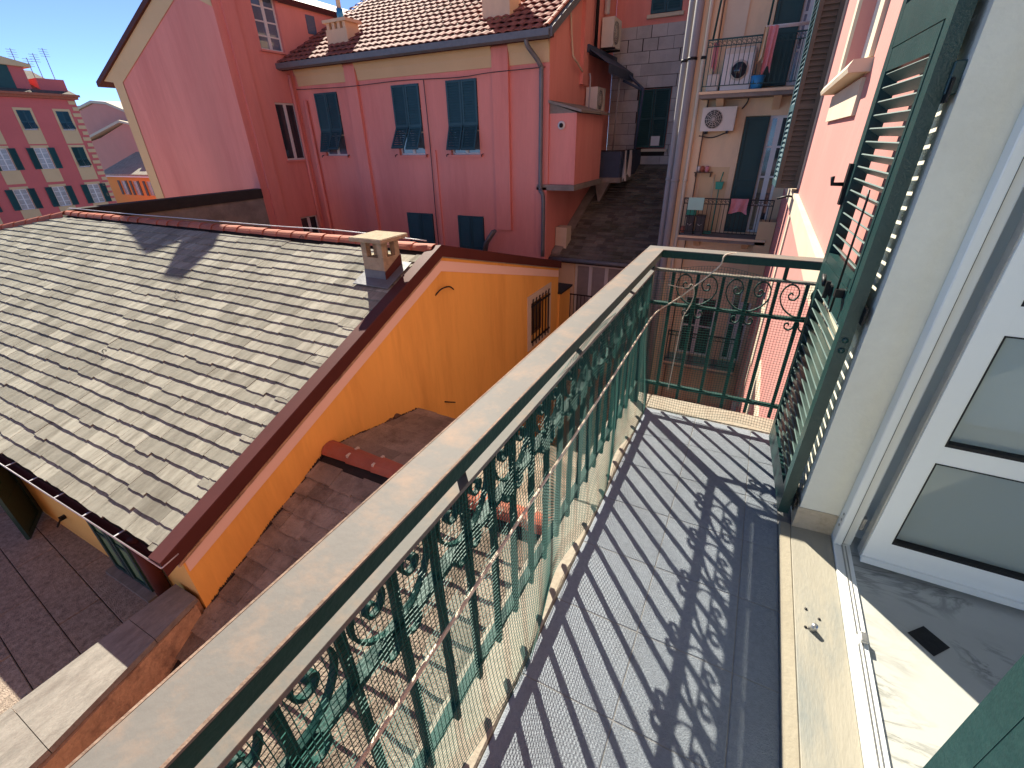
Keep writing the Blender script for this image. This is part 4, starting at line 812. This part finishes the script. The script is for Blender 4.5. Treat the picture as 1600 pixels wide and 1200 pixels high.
# side balcony with its screen and washing
sb_ = thing('side_balcony', (-4.85, 16.5, -1.25), 'small grey screened balcony at the corner of slate clad wall', 'balcony')
MB().box(PXr + .002, -4.0, 15.2, PYb - .002, -1.22, -1.08).build('slab', 'concrete', sb_)
MB().box(-4.05, -4.03, 15.25, PYb - .01, -1.079, -.35).box(PXr + .01, -4.06, 15.23, 15.25, -1.079, -.35).build('screen', 'awning', sb_)
MB().tube([(PXr + .02, 15.24, -.33), (-4.04, 15.24, -.33), (-4.04, PYb - .02, -.33)], .02, 6).build('rail', 'black', sb_)
MB().prism([(-4.9, 15.5, -1.23), (-4.4, 15.5, -1.23), (-4.75, 15.5, -1.9)], (0, .22, 0)).build('corbel', 'concrete', sb_)
def cloth(name, m, p0, wdt, h, label, axis=(1, 0, 0), seed=0, group=None):
    A = V(axis).normalized(); Nn = A.cross(V((0, 0, 1))); nu, nv = 10, 8; vs = []; fs = []; p0 = V(p0)
    for j in range(nv + 1):
        for i in range(nu + 1):
            u = i / nu; v = j / nv; k = 1 - .12 * math.sin(v * 3 + seed) * v
            p = p0 + A * ((u - .5) * wdt * k) + V((0, 0, -h * v * (1 + .10 * math.sin(u * 7 + seed)))) + Nn * (.035 * math.sin(u * 11 + seed + v * 2) * (.3 + v)); vs.append(p[:])
    for j in range(nv):
        for i in range(nu): a = j * (nu + 1) + i; fs.append((a, a + 1, a + nu + 2, a + nu + 1))
    n0 = len(vs); vs2 = [(V(p) + Nn * .008)[:] for p in vs]; fs2 = [tuple(i + n0 for i in f)[::-1] for f in fs]
    return MB().add(vs + vs2, fs + fs2, True).build(name, m, label=label, cat='laundry', group=group)
cloth('laundry', 'cloth_white', (-4.00, 15.6, -.33), .26, .80, 'white shirt hung on the screened side balcony', (0, 1, 0), 1)
cloth('laundry', 'cloth_white', (-4.00, 16.2, -.33), .30, .72, 'pale trousers hung beside the white shirt on side balcony', (0, 1, 0), 2.4)
# ================================================================== slate clad house
cl = thing('slate_clad_house', (-3.6, 19, GZ), 'pink house with grey slate clad lower wall behind the dark roof', 'house')
FC = FY(PYb)
holed(MB(), FC, PXr + .002, -1.2, GZ, 9, [(-4.30, -3.26, -.33, 1.42), (-4.20, -3.26, 3.38, 5.0)], .2).build('wall', 'pink', cl)
CM = MB().bbox(-.5, .5, 0, .016, 0, .325, .003).mesh('wall_slate'); CM.materials.append(M['slate_grey'])
clad = MB().fbox(FC, PXr + .003, -4.31, -1.6, 3.13, .001, .004).fbox(FC, -4.31, -3.25, 1.43, 3.13, .001, .004).fbox(FC, -3.25, -1.5, -1.6, 3.13, .001, .004).fbox(FC, -4.31, -3.25, -1.6, -.34, .001, .004).build('cladding', 'underlay', cl)
z = -1.55; row = 0
while z < 2.9:
    u = PXr + .01 - (row % 2) * .24
    while u < -1.6:
        a = max(u, PXr + .006); b = min(u + .47 + ru(-.02, .02), -1.55)
        segs = [(a, b)]
        if z + .32 > -.34 and z < 1.40:
            segs = []
            if a < -4.31: segs.append((a, min(b, -4.315)))
            if b > -3.25: segs.append((max(a, -3.245), b))
        for s0, s1_ in segs:
            if s1_ - s0 > .05: piece('wall_slate', CM, clad, ((s0 + s1_) / 2, PYb - .022 + ru(-.003, .002), z), Quaternion((1, 0, 0), -.015), (s1_ - s0 - .005, 1, 1))
        u += .48
    z += .335; row += 1
gshutter(cl, FC, -4.30, -3.26, -.30, 1.42, False, 'shutter'); gshutter(cl, FC, -4.20, -3.26, 3.40, 5.0, False, 'shutter_blue')
MB().fbox(FC, -4.4, -3.16, -.42, -.335, .02, .12).fbox(FC, -4.28, -3.18, 3.28, 3.375, .001, .10).build('window_sill', 'cream_trim', cl)
MB().fbox(FC, -3.74, -3.45, -.24, .05, .047, .052).build('white_plate', 'white', cl)  # small white plate on the lower right of the shutter
# ================================================================== beige house with the dark slate roof
dh = thing('dark_roofed_house', (-3.6, 15, GZ), 'beige house under a steep dark mossy slate roof with white french windows', 'house')
DY = 13.0; FDh = FY(DY); dz0, dz1 = -3.10, -.80; ds = (dz1 - dz0) / (17.9 - 12.75)
holed(MB(), FDh, PXr + .02, -1.75, GZ, -3.15, [(-4.58, -2.62, -5.6, -3.30)], .2).build('front_wall', 'beige', dh)
dr = MB().prism([(PXr + .02, 12.75, dz0 - .02), (-1.78, 12.75, dz0 - .02), (-1.78, 17.88, dz1 - .02), (PXr + .02, 17.88, dz1 - .02)], (0, 0, -.12)).build('roof', 'underlay', dh)
DM = slate_mesh('slate', 'slate_dark', .26, .022)
roof_pieces(dr, DM, 'slate_dark', (PXr + .03, 12.72, dz0), (1, 0, 0), (0, 1, ds), 3.45, 5.5, .155, .22, .40, .02, 120, None, 'slate', .008, .006, stuff_name='slate_courses')
MB().tube([(PXr + .03, 12.66, dz0 - .03), (-1.8, 12.66, dz0 - .03)], .06, 8).build('gutter', 'lead', dh)
MB().tube([(-5.1, 12.68, dz0 - .05), (-5.1, 12.9, dz0 - .5), (-5.1, 12.9, -6)], .045, 8).build('drain_pipe', 'lead', dh)
MB().prism([(PXr + .03, 12.8, dz0 + .04), (PXr + .30, 12.8, dz0 + .03), (PXr + .30, 12.8, dz0 + .12), (PXr + .03, 12.8, dz0 + .14)], (0, 4.9, 4.9 * ds)).build('roof_flashing', 'concrete', dh)
MB().box(PXr + .03, PXr + .38, 13.1, 13.5, -3.2, -2.3).build('roof_vent', 'cream_trim', dh)
fw = frame_bars(MB(), FDh, -4.58, -2.62, -5.6, -3.30, -.14, -.08, .07, 3, 0, .05).build('french_window', 'white', dh)
for k in range(4): MB().fbox(FDh, -4.55 + .49 * k, -4.55 + .49 * k + .42, -5.55, -3.36, -.125, -.11).build('pane', 'glass_pale', fw)
dbal = MB().fbox(FDh, -4.75, -2.3, -5.75, -5.6, .001, .55).build('balcony_slab', 'concrete', dh)
br_ = MB().fbox(FDh, -4.72, -2.35, -4.10, -4.07, .50, .53)
for k in range(22): br_.fbox(FDh, -4.71 + k * .11, -4.695 + k * .11, -5.6, -4.10, .508, .523)
br_.build('balcony_rail', 'black', dh)
# ================================================================== beige apartment house at the end of the own wall
ap = thing('beige_apartment_house', (0, 13, GZ), 'beige apartment house with two laundry balconies and grey drain pipes', 'house')
DYF = 12.0; FDD = FY(DYF)
hD = [(-.60, .24, -1.96, .36), (-.45, .30, .86, 3.2), (-1.2, -.4, -5.2, -3.6), (-.1, .35, -5.2, -3.2), (-1.2, -.4, -8.4, -6.6)]
dw = holed(MB(), FDD, -1.75, 4, GZ, 8, hD, .2); dw.add([(-1.75, DYF, GZ), (-1.75, 20, GZ), (-1.75, 20, 8), (-1.75, DYF, 8)], [(0, 1, 2, 3)]); dw.build('wall', 'beige', ap)
MB().fbox(FDD, -1.75, -1.40, GZ, 8, .001, .10).build('pilaster', 'beige', ap)
MB().fbox(FDD, -1.30, -.72, -1.95, -.60, .001, .006).build('niche_panel', 'cream', ap)
MB().fbox(FDD, .10, FW - .01, -3.4, -1.62, .30, .62).build('wing_pier', 'cream', ap)
for (x, r, m) in ((-2.0, .075, 'pipe'), (-1.82, .085, 'pipe'), (-1.60, .04, 'cream_trim')):
    yy = DYF - .16 if x > -1.9 else DYF + .1
    pp = MB().tube([(x, yy, GZ), (x, yy, 8)], r, 12).build('drain_pipe', m, ap)
    for z in (-3.2, -.9, 1.4): MB().tube([(x, yy, z), (x, yy, z + .05)], r + .012, 12).build('pipe_collar', 'black' if z == 1.4 else m, pp)
# balconies
for (zf, zr, x0, x1, mt, gap) in ((-1.99, -1.20, -1.50, .30, 'black', .085), (.80, 1.64, -1.50, .30, 'shutter', .085), (-5.2, -4.35, -1.4, .3, 'black', .1)):
    b = MB().fbox(FDD, x0, x1, zf - .12, zf, .001, .62).build('balcony_slab', 'concrete', ap)
    MB().fbox(FDD, x0 - .02, x1, zf - .05, zf - .004, .621, .65).build('slab_edge', 'beige', b)
    for u in (x0 + .3, x1 - .45): MB().prism([(u, DYF - .002, zf - .121), (u, DYF - .45, zf - .121), (u, DYF - .002, zf - .34)], (.14, 0, 0)).build('corbel', 'beige', b)
    rl = MB().fbox(FDD, x0, x1, zr - .012, zr + .012, .585, .615).fbox(FDD, x0, x1, zf + .08, zf + .095, .59, .61).fbox(FDD, x0, x0 + .02, zf, zr - .013, .59, .61).fbox(FDD, x1 - .02, x1, zf, zr - .013, .59, .61)
    n = int((x1 - x0) / gap)
    for k in range(1, n): u = x0 + (x1 - x0) * k / n; rl.fbox(FDD, u - .006, u + .006, zf + .096, zr - .013, .593, .606)
    for k in range(n):
        u = x0 + (x1 - x0) * (k + .5) / n; c = V((u, DYF - .599, zr - .06)); rl.tube([c + V((.03 * math.cos(a * .9), 0, .03 * math.sin(a * .9))) for a in range(7)], .006, 4)
    rl.fbox(FDD, x0, x1, zr - .115, zr - .10, .59, .61).build('balcony_rail', mt, b)
# doors
for (a, b_, z0, z1) in ((-.58, -.14, -1.95, .34), (-.43, .0, .87, 3.1)):
    l = frame_bars(MB(), FDD, a, b_, z0, z1, .0, .05, .05, 0, 0).fbox(FDD, a + .05, b_ - .05, z0 + (z1 - z0) * .42, z0 + (z1 - z0) * .47, .005, .045).build('door_leaf', 'shutter', ap)
    MB().fbox(FDD, a + .05, b_ - .05, z0 + .05, z1 - .05, .012, .02).build('door_panel', 'shutter', l)
for (a, b_, z0, z1) in ((-.13, .24, -1.95, .36), (.01, .30, .87, 3.15)): glazed(ap, FDD, a, b_, z0, z1, 'white', 'glass_dark', 1, 3, .06, .05, 'glazed_door')
for h in hD[2:]: glazed(ap, FDD, *h, 'white', 'glass_dark', 1, 1, .12, .05)
MB().fbox(FDD, -1.32, -.92, 1.70, 2.45, .001, .03).build('white_panel', 'cream_trim', ap)
MB().tube([(-1.42, DYF - .58, 1.64), (-1.30, DYF - .58, 3.6)], .02, 5).tube([(-.50, DYF - .58, 1.64), (-.46, DYF - .58, 3.6)], .02, 5).build('awning_post', 'shutter', ap)
MB().box(-1.44, -1.06, DYF - .14, DYF - .002, -.72, -.70).box(-1.42, -1.40, DYF - .1, DYF - .002, -.80, -.72).box(-1.10, -1.08, DYF - .1, DYF - .002, -.80, -.72).build('wall_shelf', 'wood', ap)
ac_unit('air_conditioner', FDD, -1.44, -.78, .10, .54, .0, .28, 'beige air conditioner with round grille below the washing machine balcony')
# things on the upper balcony
wmh = thing('washing_machine', (-.88, DYF - .32, .80), 'white front loading washing machine on the upper balcony', 'washing machine')
MB().bbox(-1.16, -.62, DYF - .52, DYF - .05, .80, 1.50, .012).build('casing', 'white', wmh)
MB().cyl((-.86, DYF - .521, 1.13), (0, -1, 0), .17, .012, 24).build('door_ring', 'ac', wmh)
MB().cyl((-.86, DYF - .534, 1.13), (0, -1, 0), .135, .012, 24).build('door_glass', 'glass_dark', wmh)
MB().box(-1.14, -.64, DYF - .524, DYF - .521, 1.40, 1.48).build('control_panel', 'ac', wmh)
bk = MB()
for (z, r) in ((0, .10), (.20, .13)): pass
bk.tube([(-.50, DYF - .5, .801), (-.50, DYF - .5, 1.02)], [.10, .13], 14); bk.build('bucket', 'plastic_blue', label='blue plastic laundry tub beside the washing machine', cat='tub')
MB().bbox(-1.42, -1.20, DYF - .50, DYF - .10, .801, 1.10, .02).build('storage_box', 'ac', label='pale storage box on upper balcony beside the washing machine', cat='box')
rk = thing('drying_rack', (-.25, DYF - .75, 1.66), 'white drying rack hooked over the upper balcony rail', 'drying rack')
for k in range(4): MB().tube([(-.50, DYF - .64 - .09 * k, 1.72), (.26, DYF - .64 - .09 * k, 1.72)], .008, 5).build('rod', 'white', rk)
for x in (-.50, .26): MB().tube([(x, DYF - .58, 1.65), (x, DYF - .62, 1.72), (x, DYF - .95, 1.72)], .010, 5).build('arm', 'white', rk)
cloth('laundry', 'cloth_pink', (-.38, DYF - .91, 1.72), .15, .66, 'long pink towel hung on the white drying rack', (1, 0, 0), .4)
cloth('laundry', 'cloth_cream', (-.49, DYF - .82, 1.72), .10, .50, 'cream cloth hung beside the pink towel on the rack', (1, .3, 0), 1.7)
cloth('laundry', 'cloth_pink', (-1.34, DYF - .55, 1.60), .10, .44, 'red and white cloth hung inside the upper balcony rail', (1, 0, 0), 2.9)
# things on the lower balcony
for (x, lb) in ((-1.32, 'dark grey waste bin with green box on its lid'), (-1.10, 'dark grey waste bin filled with bags beside the other bin')):
    b = thing('waste_bin', (x, DYF - .40, -1.99), lb, 'bin')
    MB().prism([(x - .085, DYF - .50, -1.989), (x + .085, DYF - .50, -1.989), (x + .085, DYF - .30, -1.989), (x - .085, DYF - .30, -1.989)], (0, 0, .38)).build('body', 'plastic_grey', b)
    MB().bbox(x - .10, x + .10, DYF - .52, DYF - .28, -1.609, -1.57, .008).build('rim', 'plastic_grey', b)
    MB().tube([(x - .04, DYF - .505, -1.75), (x - .02, DYF - .515, -1.78), (x + .02, DYF - .515, -1.78), (x + .04, DYF - .505, -1.75)], .006, 5).build('handle', 'white', b)
MB().bbox(-1.42, -1.22, DYF - .50, DYF - .30, -1.569, -1.38, .01).build('green_box', 'plastic_green', label='green plastic box standing on a waste bin', cat='box')
MB().bbox(-1.40, -1.07, DYF - .640, DYF - .618, -1.44, -1.18, .005).build('mint_tray', 'plastic_mint', label='mint green tray hung on the lower balcony rail', cat='tray')
cloth('laundry', 'cloth_pink', (-.36, DYF - .64, -1.18), .34, .28, 'pink towel hung over the lower balcony rail', (1, 0, 0), .9)
b = thing('broom', (-.95, DYF - .2, -1.98), 'broom with pale handle leaning on the beige balcony wall', 'broom'); MB().tube([(-.95, DYF - .25, -1.95), (-1.0, DYF - .02, -.75)], .012, 6).build('handle', 'cloth_cream', b); MB().bbox(-1.08, -.84, DYF - .30, DYF - .22, -1.99, -1.93, .01).build('head', 'plastic_green', b)
MB().prism([(-.93, DYF - .10, -1.05), (-.80, DYF - .10, -1.05), (-.78, DYF - .10, -.90), (-.95, DYF - .10, -.90)], (0, .08, 0)).tube([(-.86, DYF - .06, -.9), (-.83, DYF - .02, -.70)], .012, 5).tube([(-.86, DYF - .08, -1.05), (-.86, DYF - .2, -1.98)], .01, 5).build('dustpan', 'plastic_green', label='green long handled dustpan standing by the beige wall', cat='dustpan')
for (x, m, lb) in ((-1.37, 'white', 'small white pot on the wall shelf'), (-1.28, 'terracotta', 'small terracotta pot on the wall shelf'), (-1.18, 'cloth_pink', 'small round red pot on the wall shelf')): MB().tube([(x, DYF - .07, -.70), (x, DYF - .07, -.62), (x, DYF - .07, -.58)], [.035, .05, .03], 10).build('flower_pot', m, label=lb, cat='pot')
MB().tube([(-1.46, DYF - .3, -1.99), (-1.46, DYF - .3, -1.85)], [.05, .07], 10).build('flower_pot', 'terracotta', label='terracotta flower pot at the end of lower balcony', cat='pot')
# cables on the facades
MB().tube(bez([(-14.3, 12.46, 1.62), (-12, 12.38, 1.56), (-10, 12.46, 1.60), (-8, 12.46, 1.55), (-6.95, 12.38, 1.58), (-5.4, 12.46, 1.6)], 6), .012, 4).tube(bez([(-9.15, 12.46, 1.57), (-9.13, 12.46, 0), (-9.16, 12.46, -2), (-9.14, 12.46, -4)], 5), .011, 4).build('wall_cable', 'grille', ph)
MB().tube(bez([(-.70, DYF - .02, .50), (-.62, DYF - .05, .62), (-.60, DYF - .03, .80), (-.48, DYF - .02, .70)], 5), .014, 5).tube(bez([(-1.46, DYF - .11, .02), (-1.2, DYF - .03, -.02), (-.95, DYF - .02, .06)], 5), .012, 5).tube(bez([(-1.38, DYF - .11, 7.9), (-1.37, DYF - .11, 3), (-1.385, DYF - .11, -2), (-1.37, DYF - .11, -8)], 4), .012, 4).build('wall_cable', 'grille', ap)
# ================================================================== far houses on the left
rh = thing('red_apartment_house', (-65, 18, GZ), 'red apartment house with cream window panels and green shutters', 'house')
LX = -62; FL = FX(LX); cols = [16.65, 19.6, 22.5, 25.4]; rows = [(1.75, 3.35), (-1.52, .28), (-4.88, -3.10), (-8.3, -6.5)]
hl = [(c - .5, c + .5, a, b) for c in cols for a, b in rows]
holed(MB(), FL, 5, 26.85, GZ, 4.35, hl, .25).add([(LX, 26.85, GZ), (LX - 14, 26.85, GZ), (LX - 14, 26.85, 4.35), (LX, 26.85, 4.35)], [(0, 1, 2, 3)]).build('wall', 'red_far', rh)
for i, c in enumerate(cols):
    for j, (a, b) in enumerate(rows):
        MB().fbox(FL, c - .68, c - .5, a, b + .2, .001, .03).fbox(FL, c + .5, c + .68, a, b + .2, .001, .03).fbox(FL, c - .5, c + .5, b, b + .2, .001, .03).fbox(FL, c - .68, c + .68, a - 1.15, a - .001, .001, .03).build('window_panel', 'cream', rh)
        wn = glazed(rh, FL, c - .5, c + .5, a, b, 'white', 'glass_pale', 1, 3, .08, .07)
        if j == 0: gshutter(rh, FL, c - .5, c + .5, a, b, True, 'shutter_blue', wn)
        elif j == 1 and i == 3: gshutter(rh, FL, c - .5, c + .5, a, b, True, 'shutter', wn)
        else:
            for u in (c - 1.06, c + .54): louvre_leaf(MB(), FL, u, u + .52, a, b, .035, .09, .07, .12, .5).build('shutter', 'shutter', wn)
z = -8
k = 0
while z < 4:
    MB().fbox(FL, 26.84 - (.62 if k % 2 else .45), 26.84, z, z + .30, .001, .05).build('quoin', 'cream', rh); z += .52; k += 1
MB().fbox(FL, 5, 27.0, 4.36, 4.55, -14, .5).fbox(FL, 5, 27.1, 4.551, 4.75, -14, .75).build('eaves', 'terracotta', rh)
MB().prism([(LX + .7, 5, 4.76), (LX - 6.5, 5, 7.2), (LX - 13.5, 5, 4.76)], (0, 21.9, 0)).build('roof', 'slate_dark', rh)
dm_ = MB().fbox(FL, 18.5, 24.0, 4.76, 6.9, -4, -.25).build('dormer', 'red_far', rh)
MB().prism([(LX + .15, 18.0, 7.0), (LX + .15, 24.5, 6.75), (LX + .15, 24.5, 7.0), (LX + .15, 21.2, 7.75), (LX + .15, 18.0, 7.9)], (-4, 0, 0)).build('dormer_roof', 'cream', dm_)
MB().fbox(FL, 19.4, 21.2, 4.9, 6.85, -.249, -.22).build('dormer_window', 'glass_blue', dm_); MB().fbox(FL, 21.25, 22.9, 4.9, 6.85, -.249, -.18).build('dormer_shutter', 'shutter', dm_)
MB().fbox(FL, 24.6, 26.7, 4.76, 6.0, -3, -.2).build('terrace_box', 'red_far', rh)
for (y, h) in ((23.9, 2.6), (24.8, 2.0), (25.4, 2.4), (26.3, 2.9)):
    m = MB().tube([(LX - .8, y, 4.8), (LX - .8, y, 5.6 + h)], .035, 5)
    for q in range(4): m.tube([(LX - .8, y - .35, 5.5 + h - q * .18), (LX - .8, y + .35, 5.5 + h - q * .18)], .02, 4)
    m.build('antenna', 'pipe', rh)
go = thing('far_orange_house', (-72, 40, GZ), 'small orange house with pale roof beside the red apartment house', 'house')
FG = FY(36); ho = [(-79.9, -78.6, -5.6, -3.8), (-76.9, -75.6, -5.6, -3.8), (-73.6, -72.3, -5.6, -3.8), (-80, -78.6, -9.4, -7.3), (-76.9, -75.6, -9.4, -7.3)]
holed(MB(), FG, -83, -66, GZ, -3.2, ho, .3).build('wall', 'orange_far', go)
for h in ho:
    wn = glazed(go, FG, *h, 'cream_trim', 'glass_pale', 1, 0, .1, .1)
    for u in (h[0] - .55, h[1] + .05): MB().fbox(FG, u, u + .5, h[2], h[3], .001, .08).build('shutter', 'shutter_brown', wn)
MB().prism([(-83.6, 35.4, -3.15), (-66, 35.4, -3.15), (-66, 42, -.2), (-83.6, 42, -.2)], (0, 0, .2)).build('roof', 'slate', go)
MB().box(-76.5, -75.0, 38.5, 39.8, -1.9, .1).build('chimney', 'pink_far', go)
MB().fbox(FG, -83.7, -66, -3.3, -3.16, .05, .62).build('gutter', 'white', go)
r1 = thing('far_rose_house', (-80, 46, GZ), 'faded rose gable house with low pale roof behind the orange house', 'house')
MB().prism([(-100, 42.5, GZ), (-70, 42.5, GZ), (-70, 42.5, .6), (-80, 42.5, 3.3), (-89.5, 42.5, 5.9), (-93, 42.5, 6.2), (-100, 42.5, 5.2)], (0, 8, 0)).build('wall', 'pink_far', r1)
MB().prism([(-100, 42.2, 5.3), (-93, 42.2, 6.25), (-89, 42.2, 5.9), (-70, 42.2, .7), (-70, 42.2, 1.0), (-89, 42.2, 6.25), (-93, 42.2, 6.6), (-100, 42.2, 5.6)], (0, 8, 0)).build('roof', 'cream_trim', r1)
MB().box(-81.2, -80.2, 42.35, 42.5, .9, 2.0).build('window', 'white', r1); MB().box(-81.0, -80.4, 42.3, 42.349, 1.1, 1.8).build('pane', 'glass_dark', r1)
r2_ = thing('far_rose_annex', (-84, 41, GZ), 'lower rose annex with sloping pale roof edge beside the rose gable', 'house')
MB().prism([(-97, 41.2, GZ), (-79.8, 41.2, GZ), (-79.8, 41.2, 2.7), (-84, 41.2, 3.3), (-92, 41.2, 1.6), (-97, 41.2, 1.0)], (0, 1.2, 0)).build('wall', 'pink_far', r2_)
MB().prism([(-97, 40.6, 1.1), (-84, 40.6, 3.4), (-79.8, 40.6, 2.8), (-79.8, 40.6, 3.0), (-84, 40.6, 3.7), (-97, 40.6, 1.4)], (0, 1.8, 0)).build('roof', 'cream_trim', r2_)
r3 = thing('far_grey_roof_house', (-92, 62, GZ), 'distant house with pale grey roof behind the rose gable', 'house')
MB().box(-150, -90, 60, 70, GZ, 5.5).build('wall', 'pink_far', r3)
MB().prism([(-150, 59.5, 5.5), (-90, 59.5, 5.5), (-112, 59.5, 8.2), (-150, 59.5, 8.8)], (0, 11, 0)).build('roof', 'cream_trim', r3)
# ------------------------------------------------------------------ done
for o in ALL:
    if '_o' in o: del o['_o']
